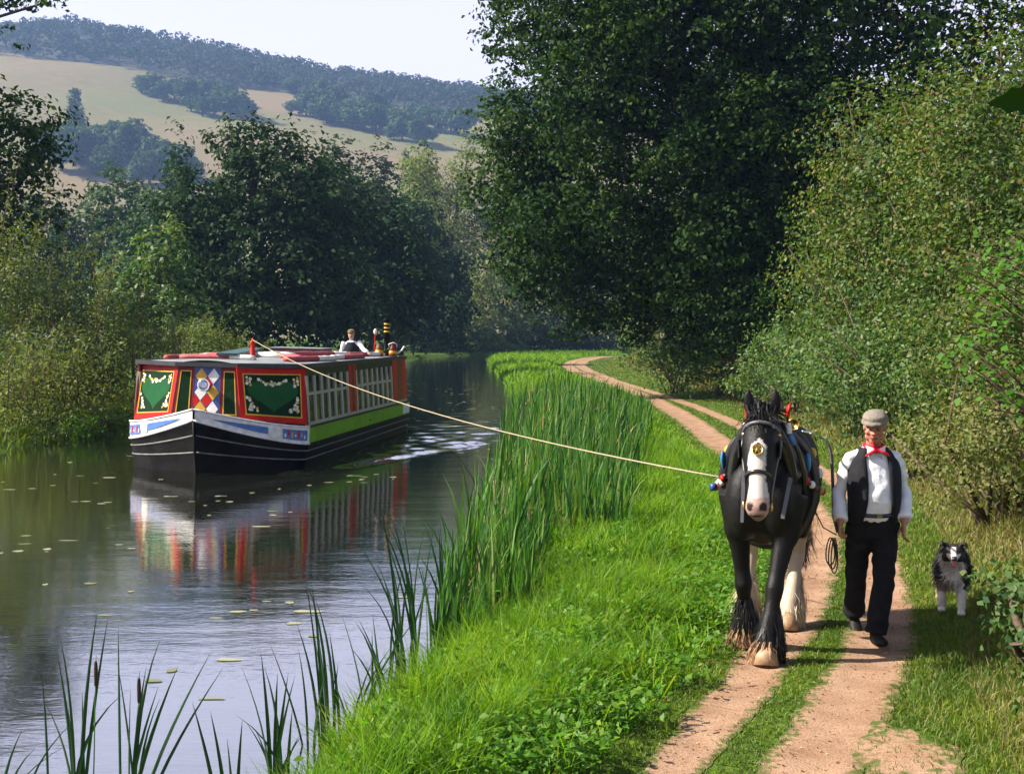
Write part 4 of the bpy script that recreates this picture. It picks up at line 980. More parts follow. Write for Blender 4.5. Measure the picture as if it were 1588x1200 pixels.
# ---- plan curve of the bow: t 0 at the shoulder, 1 at the stem
def bow(t, inset=0.0, rake=0.0):
    x = (HB - inset) * (1 - t ** 1.25); y = -(1.38 - inset * .6 + rake) * (t ** .95)
    return x, y
zb = lambda t: .53 + .50 * t ** 1.6         # lower edge of the white band
zt = lambda t: .87 + .37 * t ** 1.7
NT = 15
def outline(inset=0.0, rake=0.0):
    """stern port .. bow .. stern starboard; (x, y, t)"""
    L = []
    for s in (1, -1):
        q = [(HB - inset, BL - .35, 0), (HB - inset, 6.8, 0), (HB - inset, 3.4, 0)] + [(*bow(i / NT, inset, rake), i / NT) for i in range(NT + 1)]
        q = [(HB - inset - .35, BL + .0, 0)] + q
        L.append([(s * x, y, t) for x, y, t in q])
    return L[0] + L[1][::-1][1:]
def wall(name, mat, parent, zlo, zhi, th=.03, inset_lo=0.0, inset_hi=0.0, rake_lo=0.0, rake_hi=0.0, sel=None, smooth=False, rows=3):
    """shell that follows the hull's plan between two heights (functions of t)"""
    rowsL = []
    for r in range(rows):
        u = r / (rows - 1)
        O = outline(inset_lo * (1 - u) + inset_hi * u, rake_lo * (1 - u) + rake_hi * u)
        rowsL.append([Vector((x, y, zlo(t) * (1 - u) + zhi(t) * u)) for x, y, t in O])
    inn = []
    for r in range(rows):
        u = r / (rows - 1)
        O = outline(inset_lo * (1 - u) + inset_hi * u + th, rake_lo * (1 - u) + rake_hi * u - th)
        inn.append([Vector((x, y, zlo(t) * (1 - u) + zhi(t) * u)) for x, y, t in O])
    n = len(rowsL[0]); idx = range(n) if sel is None else sel
    idx = list(idx); k = len(idx)
    V = []
    for r in range(rows): V += [rowsL[r][i] for i in idx]
    for r in range(rows): V += [inn[r][i] for i in idx]
    F = []; O2 = rows * k
    for r in range(rows - 1):
        for j in range(k - 1):
            a = r * k + j
            F.append((a, a + 1, a + k + 1, a + k)); F.append((O2 + a + k, O2 + a + k + 1, O2 + a + 1, O2 + a))
    for j in range(k - 1):
        F.append((O2 + j, O2 + j + 1, j + 1, j)); t_ = (rows - 1) * k + j; F.append((t_, t_ + 1, O2 + t_ + 1, O2 + t_))
    for j in (0, k - 1):
        for r in range(rows - 1):
            a = r * k + j; F.append((a, a + k, O2 + a + k, O2 + a))
    m = MB(); m.add(V, F); return m.build(name, mat, parent, smooth)
NO = len(outline())
iR0, iStem, iL0 = 4, 4 + NT, 4 + 2 * NT     # indices of shoulder, stem, shoulder
hull = wall('hull', K_black, boat, lambda t: -.45, zb, .05, .16, 0.0, -.26, 0.0, rows=5)
# transom + bottom deck
m = MB()
m.plate([(-HB + .36, BL, -.45), (HB - .36, BL, -.45), (HB - .36, BL, .86), (-HB + .36, BL, .86)], (0, 1, 0), .04)
m.build('transom', K_black, boat)
O = outline(.26, -.30)
m = MB(); m.plate([(x, y, .36) for x, y, t in O][::-1], (0, 0, 1), .04); m.build('deck_floor', K_wood, boat)
m = MB(); fd = [(x, y, .80 + .36 * t ** 1.6) for x, y, t in outline(.06, -.05)[iR0:iL0 + 1]]
m.add(fd + [(0, .02, .84)], [(i, i + 1, len(fd)) for i in range(len(fd) - 1)]); m.build('foredeck', K_roof, boat)
# worn rubbing strakes on the bow
for f_, dz in ((.30, 0), (.62, 0)):
    for sel in (range(1, iStem + 1), range(iStem, NO - 1)):
        m = MB(); pts_ = []
        for i in sel:
            t_ = outline()[i][2]; z_ = zb(t_) * (1 - f_) + .02; u = (z_ + .45) / (zb(t_) + .45)
            q = outline(.16 * (1 - u) - .010, -.26 * (1 - u) + .010)[i]
            pts_.append((q[0], q[1], z_))
        m.tube(pts_, .016, 6); m.build('strake', K_worn, boat, True)
m = MB(); m.tube([(0, -1.12, -.4), (0, -1.29, .35), (0, -1.385, 1.02)], [.03, .03, .03], 8); m.build('stem_post', K_black, boat, True)
m = MB(); m.tube([(0, -1.395, 1.02), (0, -1.40, 1.27)], [.022, .022], 8); m.build('stem_band', K_black, boat, True)
# white band round the bow
bow_sel = range(iR0, iL0 + 1)
band = wall('bow_band', K_white, boat, zb, zt, .05, -.012, -.02, .012, .02, sel=bow_sel)
def bow_patch(side, t0, t1, v0, v1, off=.028, taper=0):
    poly = []
    n = 7
    lo = []; hi = []
    for i in range(n):
        t = t0 + (t1 - t0) * i / (n - 1)
        for v, L in ((v0 + (taper * (v1 - v0) * .5 * (i / (n - 1)) ** 2), lo), (v1 - (taper * (v1 - v0) * .5 * (i / (n - 1)) ** 2), hi)):
            x, y = bow(t, -off, off); L.append(Vector((side * x, y, zb(t) * (1 - v) + zt(t) * v)))
    V = lo + hi; F = [(i, i + 1, n + i + 1, n + i) for i in range(n - 1)]
    if side < 0: F = [f[::-1] for f in F]
    return V, F
for s in (1, -1):
    m = MB(); m.add(*bow_patch(s, .04, .30, .18, .78)); bp = m.build('blue_panel', K_blue, band)
    m = MB(); m.add(*bow_patch(s, .43, .86, .30, .74, taper=.9)); m.build('blue_panel', K_blue, band)
    # painted castle-like marks on the rear panel
    q = np.random.default_rng(3)
    for k in range(7):
        t = .07 + .20 * k / 6; V, F = bow_patch(s, t, t + .016, .28 + .1 * (k % 2), .50 + .12 * (k % 3), .034)
        m = MB(); m.add(V, F); m.build('painted_mark', (K_white, K_gold, K_red)[k % 3], bp)
    # round boss between the panels
    x, y = bow(.37, -.02, .02); x2, y2 = bow(.38, -.02, .02)
    nrm = Vector((s * -(y2 - y), (x2 - x) * 1.0, 0)).normalized()
    nrm = Vector((s * abs(nrm.x), -abs(nrm.y), 0)); zc = (zb(.37) + zt(.37)) / 2
    M = nrm.to_track_quat('Z', 'Y').to_matrix()
    m = MB(); m.lathe((s * x, y, zc), [(.13, -.01), (.13, .014), (.12, .018)], 20, M); m.build('white_boss', K_white, band)
    # white cap rails on the band
    for zf, rr in ((zt, .02), (zb, .024)):
        m = MB(); m.tube([(s * bow(i / NT, -.02, .02)[0], bow(i / NT, -.02, .02)[1], zf(i / NT)) for i in range(NT + 1)], rr, 6); m.build('cap_rail', K_white, band, True)
# green side bands
for s, lst in ((1, range(0, iR0 + 1)), (-1, range(iL0, NO))):
    wall('side_band', K_lime, boat, zb, zt, .05, -.008, -.008, .008, .008, sel=lst)
    m = MB(); m.bar((s * (HB + .012), 9.0, .70), (s * (HB + .012), 9.82, .70), .012, .26); m.build('stern_panel', K_white, boat)
    m = MB(); m.bar((s * (HB + .010), 0.03, .865), (s * (HB + .010), 9.82, .865), .05, .035); m.build('side_rail', K_olive, boat)
    m = MB(); m.bar((s * (HB + .004), 0.03, .525), (s * (HB + .004), 9.82, .525), .05, .03); m.build('side_rail', K_black, boat)
    m = MB(); m.box((s * (HB + .012), 5.2, .66), (.012, .22, .02)); m.build('mooring_ring', K_black, boat)
# ---- cabin
ZR = 2.04
def lx(z): return 1.775 - .075 * (z - .87) / (ZR - .87)
cR = lambda z: Vector((lx(z), .06 + .05 * (z - .87), z))
iR = lambda z: Vector((.70 - .12 * (z - .95) / 1.09, -.74 + .12 * (z - .95) / 1.09, z))
def mir(p): return Vector((-p.x, p.y, p.z))
def front_panel(name, bl, br, tr, tl, board, inner=None, border=True, hearts=False, flow=0):
    """a board of the cabin front (counter-clockwise seen from outside) with frame, field and painting"""
    n = (br - bl).cross(tr - bl).normalized()
    tl = tl.copy(); tl.y = bl.y - ((tl.x - bl.x) * n.x + (tl.z - bl.z) * n.z) / n.y
    P = lambda u, v, o=0.0: bl * (1 - u) * (1 - v) + br * u * (1 - v) + tr * u * v + tl * (1 - u) * v + n * o
    m = MB(); m.plate([bl, br, tr, tl], n, .03); b = m.build(name, board, boat)
    W = (br - bl).length; H = (tl - bl).length
    if inner:
        mu, mv0, mv1 = .10 * min(1, 1.0 / W), .10, .13
        if W < .6: mu, mv0, mv1 = .16, .07, .10
        gu, gv = .022 / W, .022 / H
        m = MB()
        for (a0, a1, b0, b1) in ((mu, 1 - mu, mv0, mv0 + gv), (mu, 1 - mu, 1 - mv1 - gv, 1 - mv1), (mu, mu + gu, mv0 + gv, 1 - mv1 - gv), (1 - mu - gu, 1 - mu, mv0 + gv, 1 - mv1 - gv)):
            m.plate([P(a0, b0, .03), P(a1, b0, .03), P(a1, b1, .03), P(a0, b1, .03)], n, .008)
        m.build('gold_border', K_gold, b)
        m = MB(); m.plate([P(mu + gu, mv0 + gv, .03), P(1 - mu - gu, mv0 + gv, .03), P(1 - mu - gu, 1 - mv1 - gv, .03), P(mu + gu, 1 - mv1 - gv, .03)], n, .003)
        fld = m.build('painted_field', inner, b)
        if hearts:
            poly = []
            for k in range(40):
                a = 2 * math.pi * k / 40
                hx = 16 * math.sin(a) ** 3 / 17; hy = (13 * math.cos(a) - 5 * math.cos(2 * a) - 2 * math.cos(3 * a) - math.cos(4 * a)) / 17
                hy = hy * .78
                poly.append(P(.5 + hx * .40, .50 + hy * .44, .034))
            m = MB(); m.plate(poly[::-1], n, .002); m.build('painted_heart', K_green, fld)
            q = np.random.default_rng(flow)
            pts_ = []
            for k in range(13): t = -1 + k / 6; pts_.append((.5 + t * .20, .76 - .09 * (1 - t * t) + q.normal() * .012))
            for k in range(5): pts_.append((.5 + q.normal() * .05, .70 + q.normal() * .02))
            for sgn in (-1, 1):
                for k in range(9): pts_.append((.5 + sgn * (.375 - .13 * (k / 8) ** 1.5 + q.normal() * .012), .45 - .25 * k / 8 + q.normal() * .01))
                for k in range(8): pts_.append((.5 + sgn * (.37 - abs(q.normal()) * .05), .20 + abs(q.normal()) * .06))
                for k in range(6): pts_.append((.5 + sgn * (.37 + q.normal() * .008 - .04 * (k % 2)), .80 - .14 * k / 5))
            mats_ = (K_white, K_gold, pmat('cream_paint_%d' % flow, (.75, .68, .40), .5))
            sets = [MB(), MB(), MB()]
            for k, (u, v) in enumerate(pts_):
                r_ = (.026 if k % 3 else .034) / W; c_ = sets[k % 3]
                c_.plate([P(u + r_ * math.cos(j * 1.047), v + r_ * W / H * math.sin(j * 1.047), .038) for j in range(6)], n, .003)
            for mm, mt in zip(sets, mats_):
                o_ = mm.build('painted_flowers', mt, fld); o_['kind'] = 'stuff'
    return b, P, n
z0c, z0i = .90, 1.02
front_panel('front_panel', iR(z0i), cR(z0c), cR(ZR), iR(ZR), K_red, K_dkgreen, True, True, 1)
front_panel('front_panel', mir(cR(z0c)), mir(iR(z0i)), mir(iR(ZR)), mir(cR(ZR)), K_red, K_dkgreen, True, True, 2)
bw, tw = .27, .27
A = iR(z0i); Bt = iR(ZR)
fx = lambda x, z: Vector((x, iR(z).y, z))
front_panel('front_door', mir(A), fx(-bw, z0i), fx(-tw, ZR), mir(Bt), K_darkred, K_dkgreen)
front_panel('front_door', fx(bw, z0i), A, Bt, fx(tw, ZR), K_darkred, K_dkgreen)
cb, P, n = front_panel('centre_panel', fx(-bw, z0i), fx(bw, z0i), fx(tw, ZR), fx(-tw, ZR), K_navy)
cols = {(0, 3): K_gold, (1, 3): K_white, (0, 2): K_white, (1, 2): K_gold, (0, 1): K_gold, (1, 1): K_white}
half = .25; ch = .29
for (i, j), mt in cols.items():
    uc, vc = .27 + .46 * i, .14 + ch * (j - 1)
    if j == 1: vc = .14 + .04
    if j == 2: vc = .14 + .04 + ch + .02
    if j == 3: vc = .14 + .04 + 2 * ch + .04
    m = MB(); m.plate([P(uc - .22, vc, .03), P(uc, vc - ch * .52, .03), P(uc + .22, vc, .03), P(uc, min(1, vc + ch * .52), .03)], n, .006); m.build('diamond', mt, cb)
for uc, vc in ((.5, .34), (.5, .66), (.06, .34), (.5, .02 + .02)):
    m = MB(); m.plate([P(uc - .20 if uc > .1 else 0, vc, .03), P(uc, max(0, vc - .13), .03), P(uc + .20, vc, .03), P(uc, vc + .13, .03)], n, .004)
    m.build('diamond', K_red, cb)
# head lamp
lc = P(.46, .62, .03); M = n.to_track_quat('Z', 'Y').to_matrix()
m = MB(); m.lathe(lc, [(.04, 0), (.06, .03), (.105, .09), (.125, .13), (.128, .15), (.118, .152)], 24, M); lamp = m.build('head_lamp', K_chrome, boat, True)
m = MB(); m.lathe(lc + n * .150, [(.104, 0), (.09, .006), (.05, .010), (.01, .011)], 24, M); m.build('lens', pmat('lens_glass', (.30, .32, .34), .05, .9, var=.5, scale=25), lamp, True)
# corner posts between the boards
for p0, p1 in ((iR(z0i), iR(ZR)), (cR(z0c), cR(ZR)), (fx(bw, z0i), fx(tw, ZR))):
    for q0, q1 in ((p0, p1), (mir(p0), mir(p1))):
        m = MB(); m.tube([q0, q1], .034, 8); m.build('corner_post', K_darkred, boat)
# ---- side windows
def side_pt(s, y, z, off=0.0): return Vector((s * (lx(z) + off), y, z))
ZS, ZM, ZW, ZV = .88, 1.50, 1.86, ZR
yst = BL - .55
for s in (1, -1):
    sd = empty('window_side', (0, 0, 0)); sd.parent = boat
    def bar(name, y0, z0, y1, z1, wd, th, mat, off=0.0, par=None):
        m = MB(); m.bar(side_pt(s, y0, z0, off), side_pt(s, y1, z1, off), th, wd); return m.build(name, mat, par or sd)
    bar('sill', .12, ZS + .03, yst, ZS + .03, .07, .09, K_frame)
    bar('transom_rail', .12, ZM, yst, ZM, .06, .055, K_frame)
    bar('valance', .12, (ZW + ZV) / 2, yst, (ZW + ZV) / 2, ZV - ZW, .05, K_olive, .004)
    bays = [(.14, 3.35, 6), (4.15, 7.9, 7)]
    for y0, y1, nl in bays:
        st = (y1 - y0) / nl
        for k in range(nl + 1):
            yy = y0 + st * k
            m = MB(); m.bar(side_pt(s, yy, ZS + .065), side_pt(s, yy, ZW), .075, .135, up=(0, 1, 0)); m.build('mullion', K_frame, sd)
            if k < nl:
                ya, yb = yy + .045, yy + st - .045
                for za, zb_ in ((ZS + .066, ZM - .031), (ZM + .031, ZW)):
                    m = MB(); m.plate([side_pt(s, ya, za), side_pt(s, yb, za), side_pt(s, yb, zb_), side_pt(s, ya, zb_)][::int(s) or 1], (s, 0, .06), .006); m.build('pane', K_glass, sd)
                if (k + (s > 0)) % 3 != 1:      # curtain drawn to one side
                    V = []; F = []; w_ = (yb - ya) * (.55 if k % 2 else .8); c_ = 10
                    for j in range(c_ + 1):
                        yj = ya + w_ * j / c_; o_ = -.10 + .018 * (1 if j % 2 else -1)
                        V += [side_pt(s, yj, ZS + .1, o_), side_pt(s, yj, ZM + (.30 if k % 2 else 0), o_)]
                        if j: a = 2 * j - 2; F.append((a, a + 2, a + 3, a + 1))
                    m = MB(); m.add(V, F); m.build('curtain', K_curtain, sd, True)
    # painted pillars
    for ya, yb, mats_ in ((3.42, 4.08, (K_red, K_darkred, K_red)), (7.98, yst, (K_red, K_wood, K_red))):
        wk = (yb - ya) / 3
        for k, mt in enumerate(mats_):
            yy = ya + wk * (k + .5)
            m = MB(); m.bar(side_pt(s, yy, ZS + .066, .012), side_pt(s, yy, ZV - .012, .012), .07, wk * .96, up=(0, 1, 0)); m.build('pillar_board', mt, sd)
# rear bulkhead
m = MB(); m.plate([side_pt(-1, yst, .5), side_pt(1, yst, .5), side_pt(1, yst, ZR), side_pt(-1, yst, ZR)], (0, 1, 0), .04); m.build('rear_bulkhead', K_wood, boat)
# benches inside
for s in (1, -1):
    m = MB(); m.box((s * 1.25, 4.6, .62), (.5, 8.2, .06)); m.box((s * 1.05, 4.6, .5), (.04, 8.2, .2)); m.build('bench', K_wood, boat)
# roof with camber
def roof():
    pl = [(.62, -.70), (1.745, .02), (1.745, 3), (1.745, 6), (1.745, yst + .10)]
    rows_ = []
    for x, y in pl: rows_.append((x, y))
    V = []; F = []; nx = 9
    for x, y in rows_:
        for j in range(nx):
            u = -1 + 2 * j / (nx - 1); V.append((x * u, y, ZR + .035 + .07 * (1 - u * u)))
    for i in range(len(rows_) - 1):
        for j in range(nx - 1): a = i * nx + j; F.append((a, a + 1, a + nx + 1, a + nx))
    k = len(V); V += [(x, y, z - .03) for x, y, z in V]; F += [tuple(k + q for q in f[::-1]) for f in F]
    m = MB(); m.add(V, F); r_ = m.build('roof', K_roof, boat, True)
    e = []
    for i in list(range(len(rows_))): e.append((rows_[i][0], rows_[i][1]))
    ring = e + [(-x, y) for x, y in e[::-1]]
    for i in range(len(ring)):
        a, b = ring[i], ring[(i + 1) % len(ring)]
        m = MB(); m.bar((a[0], a[1], ZR + .02), (b[0], b[1], ZR + .02), .045, .085); m.build('roof_edge', K_roofblack, r_)
    for y in (2.0, 4.0, 6.0, 8.0):
        m = MB(); m.tube([(1.74 * u, y, ZR + .03 - .02 + .07 * (1 - u * u) - .03) for u in np.linspace(-1, 1, 7)], .03, 6); m.build('roof_beam', K_frame, r_)
roof()
# tow mast
m = MB(); m.lathe((.42, .75, ZR + .07), [(.085, 0), (.085, .04), (.06, .06), (.045, .30), (.035, .34), (.05, .36), (.05, .40), (.02, .43), (.02, .47)], 14); m.build('tow_mast', K_red, boat, True)
# hatch over the steerer's well
m = MB(); m.box((-.25, 6.5, ZR + .17), (1.3, 1.0, .16)); hat = m.build('hatch', K_roofblack, boat)
m = MB(); m.box((-.25, 6.5, ZR + .262), (1.36, 1.06, .02)); m.build('hatch_lid', K_roof, hat)

def on_boat(x, y, z):
    Mx = Matrix.Translation(BO) @ boat.rotation_euler.to_matrix().to_4x4()
    return Mx @ Vector((x, y, z))
boat_rot = boat.rotation_euler.copy()
def boat_thing(name, at, label, cat, group=None):
    e = empty(name, on_boat(*at), 0, label, cat, group); e.rotation_euler = boat_rot; return e
zr_ = lambda x: ZR + .036 + .07 * (1 - (x / 1.745) ** 2)
# rolled side awnings on the roof, red with white ends
AW = 'rolled awnings on the barge roof'
for lab, x, y, L, ang, fr, r_ in (
    ('short red and white awning roll at the front left of the roof', -.25, .55, 1.6, R(86), (0.0, .68), .075),
    ('red and white awning roll on the right roof edge behind the tow mast', 1.30, 2.0, 2.6, R(16), (0.0, .6), .085),
    ('whitish awning roll lying across the middle of the roof', -.10, 2.9, 2.5, R(62), (.75, 1.0), .08),
    ('long pink and white awning roll along the centre of the roof', .45, 4.9, 3.2, R(38), (.1, .8), .09),
    ('red awning roll at the stern end of the roof beside the cans', 1.15, 7.6, 2.2, R(22), (0.0, .55), .08),
    ('short pink awning roll on the left roof edge', -1.25, 1.6, 2.2, R(8), (.0, .7), .075),
    ('red and white awning roll along the right roof edge amidships', 1.36, 4.9, 2.4, R(6), (.3, 1.0), .08),
    ('pale awning roll behind the hatch', -.7, 3.9, 2.4, R(75), (.0, .25), .08)):
    e = boat_thing('awning_roll', (x, y, zr_(x) + r_ * .55), lab, 'awning', AW)
    d = Vector((math.sin(ang), -math.cos(ang), 0))
    if ang < R(60): d = Vector((math.sin(ang) * .4, math.cos(ang), 0)).normalized()
    a, b = -d * L / 2, d * L / 2
    zc_ = lambda p: Vector((p.x, p.y, zr_(max(-1.7, min(1.7, x + p.x))) - zr_(x)))
    def seg(u0, u1, mt, nm):
        m = MB(); n_s = 6; P_ = []; rr = []
        for k in range(n_s + 1):
            u = u0 + (u1 - u0) * k / n_s; P_.append(zc_(a.lerp(b, u))); q = r_ * (1 + .08 * math.sin(u * 31 + x))
            rr.append((q, q * .75))
        m.tube(P_, rr, 10); m.build(nm, mt, e, True)
    if fr[0] > .01: seg(0, fr[0], K_cloth_w, 'white_end')
    seg(fr[0], fr[1], K_cloth_r, 'red_canvas')
    if fr[1] < .99: seg(fr[1], 1, K_cloth_w, 'white_end')
# long teal plank
e = boat_thing('gang_plank', (-.35, 2.3, zr_(-.35) + .12), 'long dark teal gangplank lying on the left side of the roof', 'plank')
m = MB(); m.bar((-.35, 1.9, .03), (.35, -1.9, -.02), .42, .05); m.build('board', K_plank, e)
for t in (-1.2, 0, 1.2): m = MB(); m.bar((-.17 - t * .18 * 1, t, -.02), (.17 - t * .18, t + .06, -.02), .05, .06); m.build('batten', K_plank, e)
# stern: painted chimney, water cans
e = boat_thing('chimney', (1.38, 8.95, zr_(1.38)), 'black stove chimney with brass bands at the stern of the boat', 'chimney')
m = MB(); m.lathe((0, 0, 0), [(.10, 0), (.10, .04), (.075, .06), (.075, .92), (.09, .93), (.09, .98), (.06, .98)], 14); m.build('pipe', K_black, e, True)
for z_ in (.62, .72, .82): m = MB(); m.lathe((0, 0, z_), [(.074, 0), (.081, .005), (.081, .04), (.074, .045)], 14); m.build('brass_band', K_gold, e, True)
K_brass = pmat('brass', (.70, .46, .13), .25, 1.0, var=.15)
def can(at, lab, mats_, h=.36):
    e = boat_thing('water_can', at, lab, 'can', 'painted cans on the roof')
    m = MB(); m.lathe((0, 0, 0), [(.11, 0), (.11, .02), (.10, h * .7), (.07, h * .9), (.05, h), (.06, h + .02)], 16); b = m.build('body', mats_[0], e, True)
    m = MB(); m.lathe((0, 0, h * .25), [(.108, 0), (.112, .005), (.108, h * .25), (.104, h * .26)], 16); m.build('painted_ring', mats_[1], b, True)
    m = MB(); m.tube([(.12, 0, h * .3), (.24, 0, h * .6), (.30, 0, h * .95)], [.03, .025, .022], 8); m.build('spout', mats_[2], e, True)
    m = MB(); m.tube([(-.1, 0, h * .8), (-.12, 0, h * 1.1), (0, 0, h * 1.25), (.1, 0, h * 1.1), (.1, 0, h * .85)], .012, 6); m.build('handle', mats_[2], e, True)
can((1.30, 8.45, zr_(1.30)), 'brown and gold painted water can in front of the stern chimney', (K_wood, K_gold, K_green), .30)
can((1.60, 8.75, zr_(1.60)), 'dark red painted water can at the right stern corner of the roof', (K_darkred, K_gold, K_white), .30)
e = boat_thing('mop', (1.08, 8.8, zr_(1.08)), 'red and white striped mop pole leaning beside the stern chimney', 'mop')
m = MB(); m.tube([(0, 0, 0), (.02, 0, .55)], .016, 8); m.build('pole', K_red, e)
m = MB(); m.ell((.022, 0, .62), (.05, .05, .08), 8, 6); m.build('mop_head', K_cloth_w, e, True)
# coil of rope on the foredeck
e = boat_thing('rope_coil', (-.28, -.98, 1.03), 'pale rope coiled on the foredeck below the diamonds', 'rope')
m = MB(); m.tube([((.24 - .0028 * k) * math.cos(k * .42), (.13 - .0014 * k) * math.sin(k * .42), .018 + .004 * (k // 15)) for k in range(45)], .017, 6); m.build('coil', K_rope, e, True)
# ---- tow line from the mast to the horse
TOW_A = on_boat(.42, .75, ZR + .50); TOW_B = px(1122, 741, 10.15)
m = MB(); pts_ = []
for k in range(41):
    t = k / 40; p = TOW_A.lerp(TOW_B, t); p.z -= .27 * 4 * t * (1 - t); pts_.append(p)
m.tube([p - TOW_A for p in pts_], .0072, 6)
m.tube([(.0, 0, -.02), (.05, .0, -.05), (.0, .05, -.08), (-.05, 0, -.05), (0, 0, -.02)], .014, 6)
o = m.build('tow_rope', K_rope, None, True); o.location = TOW_A
tag(o, 'long pale tow rope stretched from the boat mast to the horse', 'rope')
# ================================================================== people and animals
def ribbons(roots, tips, wd, bend=0.15, segs=3, g=rng, jitter=.3):
    """tufts of hair: narrow strips from roots to tips"""
    n = len(roots); roots = np.asarray(roots, float); tips = np.asarray(tips, float)
    d = unit(tips - roots); s = unit(np.cross(d, rnd_dirs(n, g)))
    bn = unit(np.cross(d, s)) * (np.linalg.norm(tips - roots, axis=1, keepdims=True) * bend * g.normal(size=(n, 1)))
    rows = []
    for i in range(segs + 1):
        t = i / segs; c = roots * (1 - t) + tips * t + bn * math.sin(math.pi * t)
        hw = wd * (1 - .8 * t)
        rows += [c - s * hw, c + s * hw]
    V = np.stack(rows, 1).reshape(-1, 3); m_ = 2 * (segs + 1)
    b = np.arange(n)[:, None] * m_
    F = np.stack([b + np.array([[2 * i, 2 * i + 1, 2 * i + 3, 2 * i + 2]]) for i in range(segs)], 1).reshape(-1, 4)
    return V, F
M_coat = colmat('horse_coat', .42, .20, .45, 110)
M_hairblack = leafmat('black_hair', [(.006, .006, .007), (.012, .011, .011), (.022, .018, .016)], .05, .45)
M_hairwhite = leafmat('white_feather_hair', [(.38, .28, .18), (.55, .44, .32), (.70, .62, .50)], .1, .7)
M_hoof = pmat('hoof_horn', (.32, .20, .11), .6, var=.3, scale=20)
M_leather = pmat('black_leather', (.012, .011, .011), .32, var=.3, scale=20, spec=.6)
M_strap = pmat('grey_strap', (.10, .10, .11), .35, var=.2, scale=20, spec=.6)
M_blue2 = pmat('blue_pad', (.02, .17, .42), .6, var=.15, scale=20)

